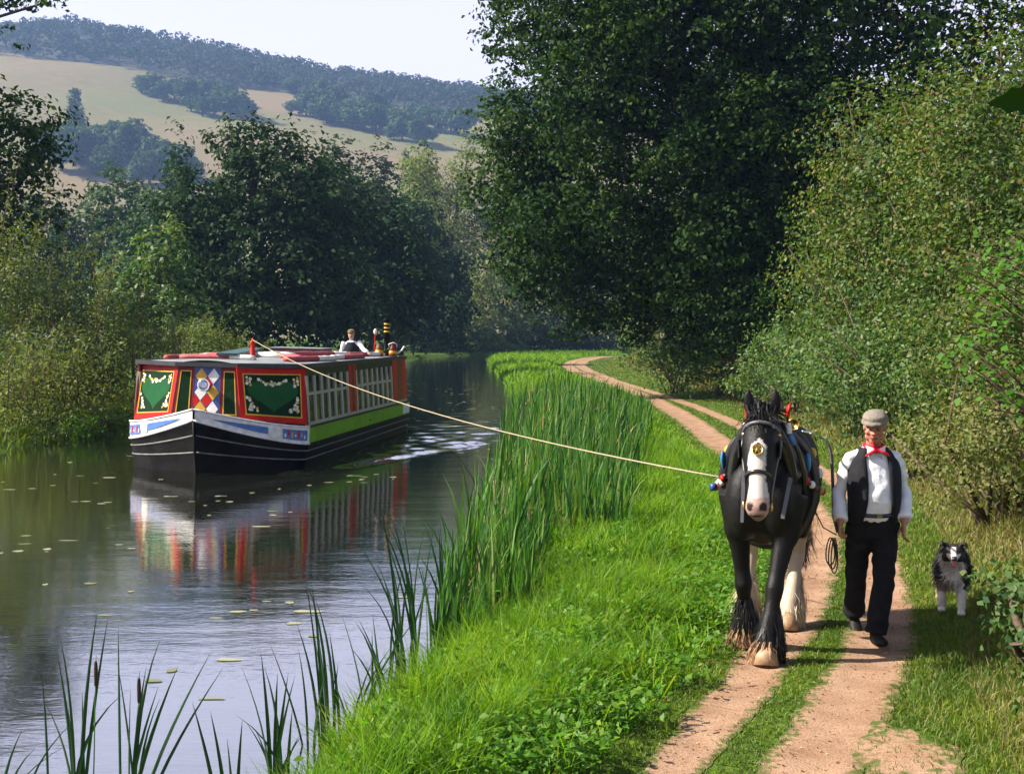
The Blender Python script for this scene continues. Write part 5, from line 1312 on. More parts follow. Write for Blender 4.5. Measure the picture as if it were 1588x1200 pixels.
def horse():
    rz = -R(17)
    e = empty('horse', (1.96, 9.80, float(G(1.96, 9.8))), rz, 'black heavy horse with white face blaze and feathered feet walking on the towpath', 'horse')
    b = MB()
    # trunk
    b.tube([(0, -.74, 1.20), (0, -.66, 1.20), (0, -.50, 1.20), (0, -.25, 1.21), (0, .05, 1.19), (0, .35, 1.20), (0, .62, 1.25), (0, .84, 1.27), (0, 1.0, 1.24), (0, 1.07, 1.2)],
           [(.11, .13), (.20, .29), (.27, .40), (.325, .44), (.365, .44), (.37, .42), (.36, .39), (.33, .36), (.22, .27), (.08, .12)], 22)
    b.ell((0, -.30, 1.53), (.14, .34, .17))                      # withers
    b.ell((.13, -.58, 1.12), (.155, .18, .28)); b.ell((-.13, -.58, 1.12), (.155, .18, .28))   # breast
    b.ell((.16, .82, 1.28), (.2, .26, .32)); b.ell((-.16, .82, 1.28), (.2, .26, .32))
    # neck
    b.tube([(0, -.26, 1.34), (0, -.46, 1.42), (.005, -.60, 1.53), (.012, -.70, 1.63), (.018, -.77, 1.70)], [(.25, .36), (.20, .33), (.155, .27), (.125, .20), (.10, .14)], 18, up=(0, 1, 0))
    # head: poll to lips
    hp = [(.018, -.72, 1.76), (.02, -.80, 1.72), (.022, -.88, 1.63), (.024, -.95, 1.53), (.026, -1.01, 1.43), (.028, -1.07, 1.32), (.03, -1.13, 1.215), (.03, -1.17, 1.14), (.03, -1.175, 1.085)]
    hr = [(.07, .08), (.108, .11), (.128, .140), (.132, .158), (.112, .150), (.085, .118), (.080, .096), (.086, .086), (.055, .05)]
    b.tube(hp, [(a * 1.10, c) for a, c in hr], 18, up=(0, -1, 0))
    for s in (-1, 1):
        b.ell((.024 + s * .088, -.90, 1.49), (.05, .10, .13))                                # cheek
        b.ell((.024 + s * .100, -.965, 1.575), (.032, .05, .035))                             # brow
        b.ell((.03 + s * .048, -1.20, 1.165), (.032, .035, .045))                             # nostril wing
        b.tube([(.018 + s * .070, -.77, 1.76), (.018 + s * .094, -.775, 1.83), (.018 + s * .106, -.79, 1.90), (.018 + s * .100, -.80, 1.965)], [(.042, .030), (.054, .034), (.042, .026), (.008, .008)], 10, up=(0, 1, 0))
    b.ell((.03, -1.13, 1.085), (.05, .05, .035))
    # legs: joints
    fl = [(-.20, -.48, 1.18), (-.20, -.47, .98), (-.185, -.45, .80), (-.165, -.43, .60), (-.155, -.43, .50), (-.15, -.37, .33), (-.142, -.32, .19), (-.137, -.32, .11)]
    fr = [(.20, -.50, 1.18), (.19, -.54, .98), (.165, -.60, .80), (.13, -.68, .61), (.118, -.715, .52), (.098, -.775, .34), (.082, -.82, .18), (.076, -.85, .10)]
    rr_ = [(.16, .18), (.118, .14), (.084, .10), (.064, .07), (.074, .078), (.044, .050), (.056, .060), (.055, .055)]
    for q in (fl, fr): b.tube(q, rr_, 14, up=(0, 1, 0))
    hl = [(-.19, .78, 1.20), (-.21, .64, 1.0), (-.22, .58, .82), (-.22, .62, .66), (-.22, .66, .56), (-.225, .52, .36), (-.235, .40, .18), (-.24, .36, .10)]
    hrr = [(.19, .80, 1.20), (.20, .70, 1.0), (.19, .66, .82), (.18, .72, .66), (.175, .76, .56), (.16, .62, .36), (.14, .48, .18), (.135, .44, .10)]
    r2 = [(.20, .26), (.17, .22), (.115, .15), (.075, .10), (.072, .09), (.045, .05), (.056, .062), (.055, .055)]
    for q in (hl, hrr): b.tube(q, r2, 14, up=(0, 1, 0))
    b.tube([(0, 1.0, 1.42), (0, 1.10, 1.36), (0, 1.14, 1.2)], [.06, .055, .03], 8)            # dock
    for q, bg_ in ((fl, 1.0), (fr, 1.12), (hl, 1.0), (hrr, 1.0)):                               # mass of the feather
        k_, c_, f_, p_ = (Vector(v) for v in q[-4:])
        b.tube([k_.lerp(c_, .35), c_ + Vector((0, .012, 0)), f_ + Vector((0, .022, .02)), p_ + Vector((0, .02, -.01)), Vector((p_.x, p_.y + .02, .035))],
               [(.055, .06), (.062 * bg_, .07 * bg_), (.084 * bg_, .094 * bg_), (.102 * bg_, .112 * bg_), (.106 * bg_, .115 * bg_)], 14, up=(0, 1, 0))
    def cf(V):
        C = np.tile(np.array([.0070, .0058, .0052]), (len(V), 1))
        x = V[:, 0] - .025; y, z = V[:, 1], V[:, 2]
        # position along the face, 0 at poll, 1 at lips
        t = np.clip((1.74 - z) / .64, 0, 1)
        hw = np.interp(t, [.18, .25, .42, .62, .78, .9, 1], [0, .052, .072, .060, .078, .09, .085])
        fronty = np.interp(z, [1.10, 1.2, 1.3, 1.5, 1.62], [-1.15, -1.12, -1.08, -.98, -.93])
        blaze = (np.abs(x + .008 * np.sin(z * 14)) < hw) & (y < fronty + .03) & (z > 1.02) & (y < -.85)
        C[blaze] = (.66, .60, .55)
        muz = blaze & (z < 1.225)
        C[muz] = (.52, .33, .28)
        for s in (-1, 1):
            d = np.sqrt((x - s * .05) ** 2 + (y + 1.225) ** 2 + (z - 1.165) ** 2); C[d < .032] = (.03, .02, .02)
        C[(y < -1.12) & (z < 1.125) & (np.abs(x) < .06)] = (.30, .19, .17)
        mth = (y < -1.08) & (np.abs(z - 1.098) < .007) & (np.abs(x) < .05); C[mth] = (.04, .02, .02)
        sock = (y > .2) & (z < .71) & (y < 1.2); C[sock] = (.58, .47, .35)
        return C
    for q in (fl, fr):
        k_ = Vector(q[4]); b.ell(k_ + Vector((0, -.02, .0)), (.062, .062, .072)); f_ = Vector(q[1]); b.ell(f_ + Vector((math.copysign(.03, f_.x), 0, -.02)), (.085, .12, .17))
    for q in (hl, hrr): b.ell(Vector(q[4]) + Vector((0, .03, .03)), (.055, .07, .09))
    organic('body', b, .0175, M_coat, e, 3, .5, cf)
    # eyes
    for s in (-1, 1):
        m = MB(); m.ell((.024 + s * .118, -.985, 1.545), (.018, .024, .022), 10, 8); m.build('eye', pmat('horse_eye', (.012, .008, .006), .06, spec=.8), e, True)
    g = np.random.default_rng(9)
    # hooves and feather
    def foot(q, white, big=1.0):
        p = Vector(q[-1]); f = Vector(q[-2]); a = Vector(q[-3]).lerp(Vector(q[-4]), .35)
        m = MB(); m.tube([(p.x, p.y - .065, .005), (p.x, p.y - .050, .06), (p.x, p.y - .01, .125)], [(.088 * big, .10 * big), (.080 * big, .09 * big), (.06, .065)], 14, up=(0, 1, 0)); m.build('hoof', M_hoof, e, True)
        n = 2600
        u = g.uniform(0, 1, n); an = g.uniform(0, 6.283, n)
        base = np.array(a)[None] * (1 - u[:, None]) + np.array(f)[None] * u[:, None]
        rad = .055 + .034 * u
        outw = np.stack([np.cos(an), np.sin(an), np.zeros(n)], 1)
        roots = base + outw * rad[:, None]
        drop = np.interp(u, [0, .4, 1], [.10, .24, .20]) * g.uniform(.7, 1.15, n)
        bell = (.006 + .036 * u) * big * (1 + .35 * np.maximum(0, outw[:, 1]))
        tips = roots + outw * (bell * g.uniform(.6, 1.2, n))[:, None]; tips[:, 2] = np.maximum(.012, roots[:, 2] - drop)
        V, F = ribbons(roots, tips, .0036, .14, 3, g)
        link('feather', npmesh('feather', V, F), M_hairwhite if white else M_hairblack, e)
        if not white:   # tan fringe over the toe
            n = 200; an = g.uniform(-2.7, -.9, n) - .25
            ow = np.stack([np.cos(an), np.sin(an), np.zeros(n)], 1)
            roots = np.array(f)[None] + ow * .098; roots[:, 2] -= g.uniform(.0, .05, n)
            tips = roots + ow * g.uniform(.05, .085, (n, 1)); tips[:, 2] = np.maximum(.01, roots[:, 2] - g.uniform(.10, .16, n))
            V, F = ribbons(roots, tips, .006, .12, 3, g); link('feather', npmesh('feather', V, F), pmat('tan_feather', (.34, .19, .10), .8, var=.3, scale=30), e)
    foot(fl, False, 1.0); foot(fr, False, 1.15); foot(hl, True, 1.1); foot(hrr, True, 1.1)
    # tail
    m = MB(); m.tube([(0, 1.10, 1.34), (.03, 1.15, 1.15), (.09, 1.16, .92), (.14, 1.13, .72), (.17, 1.12, .56)], [.04, .062, .075, .07, .02], 10); m.build('tail', M_hairblack, e, True)
    n = 900; an = g.uniform(0, 6.28, n); rr = g.uniform(0, .07, n)
    roots = np.stack([rr * np.cos(an), 1.12 + rr * np.sin(an), 1.25 + g.uniform(-.1, .1, n)], 1)
    tips = np.stack([.17 + g.normal(0, .06, n), 1.12 + g.normal(0, .07, n), g.uniform(.36, .66, n)], 1)
    V, F = ribbons(roots, tips, .007, .10, 5, g); link('tail_hair', npmesh('tail_hair', V, F), M_hairblack, e)
    # mane and forelock
    n = 700; t = g.uniform(0, 1, n)
    ys_ = -.74 + .44 * t; zs_ = 1.80 - .10 * t + .0
    zs_ = np.interp(ys_, [-.76, -.62, -.45, -.30], [1.79, 1.78, 1.73, 1.69])
    roots = np.stack([g.normal(.01, .02, n), ys_, zs_], 1)
    sd = np.where(g.random(n) < .75, 1, -1)
    tips = roots + np.stack([sd * g.uniform(.08, .17, n), g.normal(0, .04, n), -g.uniform(.05, .26, n)], 1); roots[:, 2] += .02
    V, F = ribbons(roots, tips, .009, .2, 3, g); link('mane', npmesh('mane', V, F), M_hairblack, e)
    n = 420
    roots = np.stack([g.normal(.02, .04, n), g.uniform(-.84, -.70, n), 1.83 + g.normal(0, .02, n)], 1)
    tips = np.stack([.03 + g.normal(0, .06, n), -.965 + g.normal(0, .03, n), g.uniform(1.64, 1.76, n)], 1)
    V, F = ribbons(roots, tips, .008, .08, 3, g); link('forelock', npmesh('forelock', V, F), M_hairblack, e)
    # ---- harness
    def headband(zc, yc, rx, ry, tilt, name, mat, wd=.014):
        M = Matrix.Rotation(tilt, 3, 'X'); m = MB(); P = []
        for k in range(28):
            a = 2 * math.pi * k / 28; P.append(Vector((.024, yc, zc)) + M @ Vector((rx * math.cos(a), ry * math.sin(a), 0)))
        m.tube(P, (wd, wd * .45) if False else wd, 6, closed=True); return m.build(name, mat, e, True)
    br = headband(1.635, -.875, .138, .148, R(-40), 'browband', M_strap)
    nb = headband(1.335, -1.06, .096, .128, R(-32), 'noseband', M_leather, .016)
    for s in (-1, 1):
        m = MB(); m.tube([(.024 + s * .125, -.82, 1.70), (.024 + s * .145, -.88, 1.56), (.024 + s * .118, -.98, 1.40), (.024 + s * .102, -1.06, 1.26), (.024 + s * .096, -1.10, 1.17)], .011, 6); m.build('cheek_strap', M_strap, e, True)
        m = MB(); m.lathe((.024 + s * .104, -1.10, 1.155), [(.036, -.006), (.036, .006), (.028, .006), (.028, -.006)], 14, Matrix.Rotation(R(90), 3, 'Y')); m.build('bit_ring', K_brass, e, True)
        m = MB(); m.plate([(.024 + s * .150, -.90, 1.60), (.024 + s * .160, -1.00, 1.60), (.024 + s * .150, -1.02, 1.48), (.024 + s * .142, -.92, 1.48)], (s, 0, 0), .010); m.build('blinker', M_leather, e)
        m = MB(); m.lathe((.024 + s * .135, -.90, 1.635), [(.022, -.004), (.018, .008), (.004, .012)], 12, Matrix.Rotation(s * R(60), 3, 'Y')); m.build('brass_rosette', K_brass, e, True)
    # loose end of rein beside the muzzle
    m = MB(); m.bar((-.085, -1.09, 1.40), (-.09, -1.13, 1.04), .024, .006, up=(0, 1, 0)); m.build('hanging_strap', M_strap, e)
    m = MB(); m.bar((.24, -.80, 1.33), (.19, -.90, 1.05), .03, .008, up=(0, 1, 0)); m.build('hanging_strap', M_strap, e)
    # face brass
    nrm = Vector((0, -.80, .55)).normalized(); Mf = nrm.to_track_quat('Z', 'Y').to_matrix()
    fb = Vector((.022, -1.112, 1.535)) + nrm * .022
    m = MB(); m.lathe(fb, [(.046, 0), (.046, .006), (.034, .006), (.034, .0)], 20, Mf); mm = m.build('face_brass', K_brass, e, True)
    m = MB()
    for k in range(6): a = k * 1.047; m.bar(fb + nrm * .003, fb + nrm * .003 + Mf @ Vector((.036 * math.cos(a), .036 * math.sin(a), 0)), .008, .005, up=tuple(nrm))
    m.lathe(fb, [(.014, 0), (.014, .008), (.004, .010)], 12, Mf); m.build('brass_spokes', K_brass, mm)
    m = MB(); m.bar(fb + Mf @ Vector((0, .045, .0)), Vector((.022, -1.005, 1.63)), .018, .006, up=tuple(nrm)); m.build('brass_strap', M_leather, mm)
    # collar round the neck base
    Mc = Matrix.Rotation(R(24), 3, 'X'); P = []
    for k in range(32):
        a = 2 * math.pi * k / 32; wx = .220 + .035 * math.sin(a) * -1
        P.append(Vector((0, -.56, 1.35)) + Mc @ Vector((wx * math.cos(a), 0, .40 * math.sin(a))))
    m = MB(); m.tube(P, .050, 10, up=(0, 1, 0), closed=True); m.build('collar', M_leather, e, True)
    for s in (-1, 1):
        def cp(a, k=1.0, dy=-.02): return Vector((.045, -.56 + dy, 1.315)) + Mc @ Vector((s * (.235 - .035 * math.sin(a)) * math.cos(a) * k, 0, .40 * math.sin(a) * k))
        hm = MB(); pts_ = [cp(R(d), 1.20, .02) for d in (-50, -25, 0, 25, 46)] ; hm.tube(pts_, .020, 8); h = hm.build('hame', M_leather, e, True)
        hm = MB(); hm.tube([pts_[-2].lerp(pts_[-1], .45), pts_[-1]], .0225, 8); hm.build('blue_band', K_blue, h, True)
        tp = pts_[-1]
        hm = MB(); hm.tube([tp, tp + Vector((s * -.012, .01, .075))], [.021, .021], 8); hm.build('white_band', K_white, h, True)
        tp = tp + Vector((s * -.012, .01, .075))
        hm = MB(); hm.tube([tp, tp + Vector((s * -.01, .012, .06)), tp + Vector((s * .0, .02, .11)), tp + Vector((s * .015, .02, .14))], [.021, .021, .019, .010], 8); hm.build('red_tip', K_red, h, True)
        # blue pads on the shoulder
        m = MB(); m.ell((s * .338, -.30, 1.40), (.022, .10, .055), 12, 8, Matrix.Rotation(R(-35), 3, 'X')); m.build('blue_pad', M_blue2, e, True)
    m = MB(); m.tube([(-.12, -.47, 1.79), (0, -.46, 1.80), (.14, -.46, 1.79), (.20, -.45, 1.77)], .014, 6); m.build('hame_strap', M_leather, e, True)
    # back pad, belly band, terret ring, traces with painted bobbins
    P = []
    for k in range(30):
        a = 2 * math.pi * k / 30; P.append((.378 * math.cos(a), -.02, 1.195 + .455 * math.sin(a)))
    m = MB(); m.tube(P, [(.04, .012)] * 30, 8, up=(0, 1, 0), closed=True); m.build('belly_band', M_leather, e, True)
    m = MB(); m.lathe((.20, -.06, 1.66), [(.050, -.007), (.050, .007), (.036, .007), (.036, -.007)], 16, Matrix.Rotation(R(80), 3, 'X')); m.build('terret_ring', K_brass, e, True)
    m = MB(); m.tube([(.26, .10, 1.60), (.33, .25, 1.58), (.36, .36, 1.52)], .012, 6); m.build('steel_hook', K_chrome, e, True)
    for s in (-1, 1):
        tr = MB(); tr.tube([(s * .30, -.48, 1.30), (s * .365, -.1, 1.20), (s * .395, .4, 1.12), (s * .385, .95, 1.04)], .016, 6); t = tr.build('trace', M_leather, e, True)
        for k in range(7):
            y = -.36 + .17 * k; z = np.interp(y, [-.48, -.1, .4, .95], [1.30, 1.20, 1.12, 1.04]); x = np.interp(y, [-.48, -.1, .4, .95], [.31, .375, .405, .395])
            m = MB(); m.ell((s * x, y, z), (.030, .045, .030), 10, 8); m.build('bobbin', (K_red, K_white, K_wood, K_blue, K_gold)[k % 5], t, True)
        m = MB(); m.tube([(s * .30, .02, 1.50), (s * .37, .12, 1.38), (s * .40, .16, 1.20)], .014, 6); m.build('side_strap', M_leather, e, True)
        for k in range(3): m = MB(); m.ell((s * (.35 + .025 * k), .06 + .04 * k, 1.44 - .08 * k), (.03, .03, .04), 10, 8); m.build('bobbin', (K_gold, K_wood, K_white)[k], e, True)
    return e
HORSE = horse(); HORSE.scale = (.92, .88, 1)
# spreader bar with painted ends hanging on the canal side of the horse
tb = TOW_B
sb = empty('spreader_bar', tb, 0, 'short red bar with blue and white ends where the tow rope meets the harness', 'bar')
m = MB(); m.tube([(-.07, 0, -.075), (.16, .05, -.065)], .026, 10); m.build('bar', K_red, sb, True)
m = MB(); m.tube([(-.095, -.005, -.076), (-.055, 0, -.0745)], .031, 10); m.build('dark_end', K_navy, sb, True)
m = MB(); m.tube([(-.04, 0, -.05), (.0, .01, -.005), (.02, .02, .02)], [.024, .026, .02], 8); m.build('white_bobbin', K_white, sb, True)
m = MB(); m.tube([(.02, .02, .02), (.06, .04, .07), (.10, .06, .13)], [.022, .026, .02], 8); m.build('red_bobbin', K_red, sb, True)
m = MB(); m.tube([(.10, .06, .13), (.135, .07, .20), (.17, .07, .25)], [.02, .02, .016], 8); m.build('link_strap', M_leather, sb, True)

# ------------------------------------------------------------------ people
def hand(b, wrist, d, nrm, side, curl, s=1.0):
    """palm, four unequal fingers, thumb from the side of the palm"""
    d = Vector(d).normalized(); nrm = Vector(nrm); nrm = (nrm - d * nrm.dot(d)).normalized(); w_ = d.cross(nrm) * side
    W = Vector(wrist)
    b.tube([W - d * .02, W + d * .02, W + d * .055, W + d * .09], [(.024 * s, .019 * s), (.034 * s, .018 * s), (.041 * s, .016 * s), (.040 * s, .013 * s)], 12, up=tuple(nrm))
    for k, (o_, L) in enumerate(((-.030, .068), (-.010, .078), (.010, .074), (.029, .058))):
        p = W + d * .085 + w_ * o_ * s; dr = d.copy(); pts_ = [p - d * .02, p]
        ax = w_
        for j, f in enumerate((.45, .32, .25)):
            dr = Matrix.Rotation(curl[min(j, len(curl) - 1)] * side, 3, ax * side) @ dr
            p = p + dr * L * f * s; pts_.append(p)
        b.tube(pts_, [.0098 * s, .0100 * s, .0092 * s, .0085 * s, .0070 * s], 8, up=tuple(w_))
    p = W + d * .025 - w_ * .030 * s
    t1 = (d * .7 - w_ * .6 + nrm * .35).normalized(); t2 = (d * .95 - w_ * .15 + nrm * .45).normalized()
    b.tube([p + w_ * .012, p + t1 * .034 * s, p + t1 * .034 * s + t2 * .034 * s, p + t1 * .034 * s + t2 * .056 * s], [.014 * s, .0122 * s, .0108 * s, .008 * s], 8)
M_skin = colmat('skin', .5, .4, .05, 70)
def cloth(name, c, var=.12, scale=14, rough=.85, bump=.35, bs=26): return pmat(name, c, rough, var=var, scale=scale, bump=bump, bscale=bs, spec=.2)
def head_on(b, hc, M, s=1.0):
    """skull, jaw, nose, brow, ears, lips in the head's own frame (face to -y)"""
    A = lambda x, y, z: Vector(hc) + M @ Vector((x * s, y * s, z * s))
    def E(c, r, n=14, m_=10): b.ell(A(*c), tuple(q * s for q in r), n, m_, M)
    E((0, .012, .030), (.076, .097, .092)); E((0, -.020, -.040), (.064, .070, .078)); E((0, -.045, -.088), (.040, .042, .032))
    E((0, -.074, .022), (.056, .022, .014))
    b.tube([A(0, -.084, .020), A(0, -.100, -.006), A(0, -.112, -.026), A(0, -.092, -.036)], [.010 * s, .0125 * s, .0165 * s, .010 * s], 8)
    for q in (-1, 1):
        E((q * .015, -.096, -.030), (.010, .012, .009)); E((q * .044, -.062, -.022), (.026, .025, .022)); E((q * .078, .012, -.004), (.010, .019, .032)); E((q * .050, -.02, -.065), (.024, .04, .03))
    E((0, -.088, -.058), (.026, .012, .0065)); E((0, -.086, -.071), (.023, .012, .0075))
    return A
def skin_cols(hc, M, s, base=(.50, .24, .16)):
    Mi = M.inverted(); hc = np.array(hc); Mi = np.array(Mi)
    def f(V):
        C = np.tile(np.array(base), (len(V), 1)); L = ((V - hc) @ Mi.T) / s
        x, y, z = L.T
        face = (np.abs(x) < .1) & (y < .0) & (np.abs(z) < .14) & (y > -.14)
        ck = np.exp(-(((np.abs(x) - .045) ** 2 + (z + .028) ** 2) / .025 ** 2)) * face; C = C * (1 + ck[:, None] * np.array([.08, -.14, -.16]))
        ns = face & (y < -.098) & (z > -.045) & (z < 0); C[ns] = np.array(base) * (1.15, .8, .75)
        lp = face & (np.abs(x) < .027) & (y < -.082) & (np.abs(z + .064) < .013); C[lp] = np.array(base) * (.9, .55, .55)
        ml = face & (np.abs(x) < .027) & (np.abs(z + .0645) < .0035); C[ml] = np.array(base) * .25
        ey = face & ((np.abs(x) - .031) ** 2 * .6 + (z - .004) ** 2 < .012 ** 2); C[ey] = np.array(base) * .55
        bw_ = face & (np.abs(np.abs(x) - .033) < .022) & (np.abs(z - .026) < .006); C[bw_] = (.18, .14, .11)
        return C
    return f
def eyes(parent, A, M, s):
    for q in (-1, 1):
        m = MB(); m.ell(A(q * .031, -.078, .004), (.010 * s, .010 * s, .0055 * s), 10, 8, M); ey = m.build('eye', pmat('eye_white', (.45, .40, .37), .3), parent, True)
        m = MB(); m.ell(A(q * .031, -.0865, .003), (.0052 * s, .004 * s, .0055 * s), 8, 6, M); m.build('iris', M_leather, ey, True)
def flat_cap(parent, A, M, s, mat, under):
    b = MB()
    Q = lambda x, y, z: A(x, y, z)
    b.ell(Q(0, .016, .080), (.093 * s, .114 * s, .056 * s), 16, 10, M); b.ell(Q(0, -.03, .084), (.091 * s, .100 * s, .040 * s), 16, 10, M); b.ell(Q(0, .05, .080), (.088 * s, .082 * s, .052 * s), 14, 9, M)
    b.tube([Q(-.086, .02, .050), Q(-.080, -.06, .050), Q(-.045, -.118, .046), Q(0, -.132, .045), Q(.045, -.118, .046), Q(.080, -.06, .050), Q(.086, .02, .050)], .016 * s, 8)
    cp = organic('flat_cap', b, .008 if s > .9 else .012, mat, parent, 3)
    m = MB(); n_ = 12; V = []; F = []
    for k in range(n_ + 1):
        a = -1.15 + 2.3 * k / n_
        V += [Q(.078 * math.sin(a), -.070 * math.cos(a) - .01, .046), Q(.088 * math.sin(a), -.148 * math.cos(a) + .012, .030 + .012 * abs(math.sin(a))), Q(.088 * math.sin(a), -.148 * math.cos(a) + .012, .024 + .012 * abs(math.sin(a))), Q(.078 * math.sin(a), -.070 * math.cos(a) - .01, .036)]
        if k: a0 = 4 * k - 4; F += [(a0 + j, a0 + (j + 1) % 4, a0 + 4 + (j + 1) % 4, a0 + 4 + j) for j in range(4)]
    m.add(V, F); m.build('peak', under, cp, True)

C_skin = None
M_cap = cloth('cap_tweed', (.20, .17, .14), .18, 60)
M_capd = cloth('cap_peak', (.20, .165, .13), .18, 60)
M_shirt = cloth('white_shirt', (.78, .78, .82), .05, 10, .8, .5, 14)
M_vest = cloth('black_waistcoat', (.014, .014, .018), .25, 20)
M_trou = cloth('black_trousers', (.011, .010, .011), .3, 16, .9, .6, 10)
M_shoe = pmat('black_boot', (.014, .012, .011), .6, var=.3, scale=20, spec=.2)
M_redtie = cloth('red_neckerchief', (.60, .012, .03), .2, 30)
M_hairgrey = leafmat('grey_hair', [(.30, .27, .24), (.42, .39, .36), (.2, .17, .15)], .1, .6)

def man():
    X0, Y0 = 2.775, 9.88
    e = empty('person', (X0, Y0, float(G(X0, Y0)) + .012), 0, 'man in flat cap, white shirt, black waistcoat and red neckerchief leading the horse', 'person')
    HC = Vector((-.005, -.055, 1.635)); Mh = Matrix.Rotation(R(-20), 3, 'Z') @ Matrix.Rotation(R(9), 3, 'X')
    shL, shR = Vector((-.172, .0, 1.395)), Vector((.168, .0, 1.395))
    elL, elR = Vector((-.245, .05, 1.13)), Vector((.262, .06, 1.14))
    wrL, wrR = Vector((-.275, -.11, .90)), Vector((.205, -.13, .915))
    hipL, hipR = Vector((-.095, .0, .90)), Vector((.095, .0, .90))
    knL, knR = Vector((-.095, .10, .49)), Vector((.055, -.13, .48))
    anL, anR = Vector((-.045, .33, .13)), Vector((-.02, -.20, .085))
    b = MB()
    A = head_on(b, HC, Mh)
    b.tube([(0, .0, 1.38), (-.002, -.008, 1.47), (-.004, -.03, 1.56)], [.075, .058, .060], 12)
    b.tube([(0, 0, .86), (0, -.02, 1.05), (0, 0, 1.28), (0, .0, 1.40), (0, 0, 1.45)], [(.14, .10), (.145, .12), (.165, .115), (.16, .09), (.08, .06)], 16, up=(0, 1, 0))
    for s_, el, wr in ((shL, elL, wrL), (shR, elR, wrR)): b.tube([s_, s_.lerp(el, .5), el, el.lerp(wr, .4), el.lerp(wr, .8), wr], [.036, .034, .032, .034, .034, .027], 10)
    hand(b, wrL, (-.05, -.10, -1), (.9, -.35, 0), 1, (R(55), R(75), R(50)))
    hand(b, wrR, (-.10, -.18, -1), (-1, .1, 0), -1, (R(22), R(28), R(20)))
    for h, k, a in ((hipL, knL, anL), (hipR, knR, anR)): b.tube([h, h.lerp(k, .5), k, k.lerp(a, .35), a], [.085, .072, .055, .052, .035], 12)
    organic('body', b, .0075, M_skin, e, 2, .4, skin_cols(HC, Mh, 1.0, (.47, .21, .14)))
    eyes(e, A, Mh, 1.0)
    flat_cap(e, A, Mh, 1.0, M_cap, M_capd)
    # hair round the back and sides below the cap
    g = np.random.default_rng(2); n = 420; an = g.uniform(.15, math.pi - .15, n); zz = g.uniform(-.035, .05, n)
    L = np.stack([.079 * np.cos(an), .012 + .095 * np.sin(an), zz], 1)
    Mn = np.array(Mh); rt = L @ Mn.T + np.array(HC); tp = (L * 1.06 + np.array([0, .004, -.022])) @ Mn.T + np.array(HC)
    V, F = ribbons(rt, tp, .004, .1, 2, g); link('hair', npmesh('hair', V, F), M_hairgrey, e)
    # shirt
    b = MB()
    tz = [(.88, .165, .125, .0), (.98, .172, .150, -.03), (1.08, .178, .165, -.045), (1.20, .185, .155, -.03), (1.32, .188, .135, -.01), (1.39, .165, .115, 0), (1.44, .125, .09, .0), (1.49, .075, .07, -.01)]
    b.tube([(0, cy_, z) for z, rx, ry, cy_ in tz], [(rx, ry) for z, rx, ry, cy_ in tz], 20, up=(0, 1, 0))
    for s_, el, wr in ((shL, elL, wrL), (shR, elR, wrR)):
        cu = el.lerp(wr, .88)
        b.tube([s_ + Vector((-s_.x * .5, 0, .030)), s_ + Vector((0, 0, -.005)), s_.lerp(el, .2), s_.lerp(el, .6), el, el.lerp(wr, .4), el.lerp(wr, .68), cu], [.052, .060, .063, .060, .056, .059, .056, .052], 14)
        b.tube([el.lerp(wr, .66), el.lerp(wr, .74), cu], [.056, .060, .058], 12)
    shirt = organic('shirt', b, .010, M_shirt, e, 3, folds=(.0045, 62))
    # collar points and placket buttons
    for s in (-1, 1):
        m = MB(); m.plate([(s * .012, -.105, 1.475), (s * .075, -.060, 1.50), (s * .072, -.085, 1.42), (s * .040, -.125, 1.40)][::s], (s * .2, -1, .1), .008); m.build('collar', M_shirt, shirt)
    for z in (1.28, 1.18, 1.08): m = MB(); m.ell((0, -.185 + .12 * abs(z - 1.1), z), (.006, .003, .006), 8, 5); m.build('button', K_white, shirt)
    # waistcoat, open at the front
    V = []; F = []; nu, nv = 26, 14
    zz = np.linspace(.90, 1.482, nv)
    tab = np.array(tz)
    for k, z in enumerate(zz):
        rx = np.interp(z, tab[:, 0], tab[:, 1]) + .022; ry = np.interp(z, tab[:, 0], tab[:, 2]) + .022; c0 = np.interp(z, tab[:, 0], tab[:, 3])
        gap = np.interp(z, [.90, 1.0, 1.2, 1.40, 1.482], [.115, .10, .085, .085, .070])
        ga = math.asin(min(.95, gap / rx))
        for j in range(nu + 1):
            a = ga + (2 * math.pi - 2 * ga) * j / nu
            V.append((rx * math.sin(a), c0 - ry * math.cos(a), z))
    for k in range(nv - 1):
        for j in range(nu): a = k * (nu + 1) + j; F.append((a, a + 1, a + nu + 2, a + nu + 1))
    m = MB(); m.add(V, F); w_ = m.build('waistcoat', M_vest, e, True); md = w_.modifiers.new('t', 'SOLIDIFY'); md.thickness = .010
    # trousers
    b = MB()
    b.tube([(0, -.01, .80), (0, -.015, .90), (0, -.03, .985)], [(.165, .125), (.178, .138), (.176, .150)], 18, up=(0, 1, 0))
    for h, k, a, fw in ((hipL, knL, anL, .33), (hipR, knR, anR, -.2)):
        kk = k.lerp(a, 1.0)
        b.tube([h, h.lerp(k, .3), h.lerp(k, .7), k, k.lerp(a, .3), k.lerp(a, .65), kk], [(.108, .115), (.102, .108), (.090, .095), (.082, .086), (.080, .086), (.080, .088), (.084, .094)], 14, up=(0, 1, 0))
        b.tube([k.lerp(a, .78), k.lerp(a, .86)], [.088, .086], 10)
    organic('trousers', b, .011, M_trou, e, 2, folds=(.006, 48))
    m = MB(); P = [(.183 * math.sin(a), -.03 - .157 * math.cos(a), .975) for a in np.linspace(0, 2 * math.pi, 28, endpoint=False)]
    m.tube(P, [(.006, .018)] * 28, 6, closed=True); bl_ = m.build('belt', M_leather, e, True)
    m = MB(); m.box((0, -.193, .975), (.040, .008, .030)); m.build('buckle', pmat('dull_brass', (.25, .17, .07), .4, 1.0), bl_)
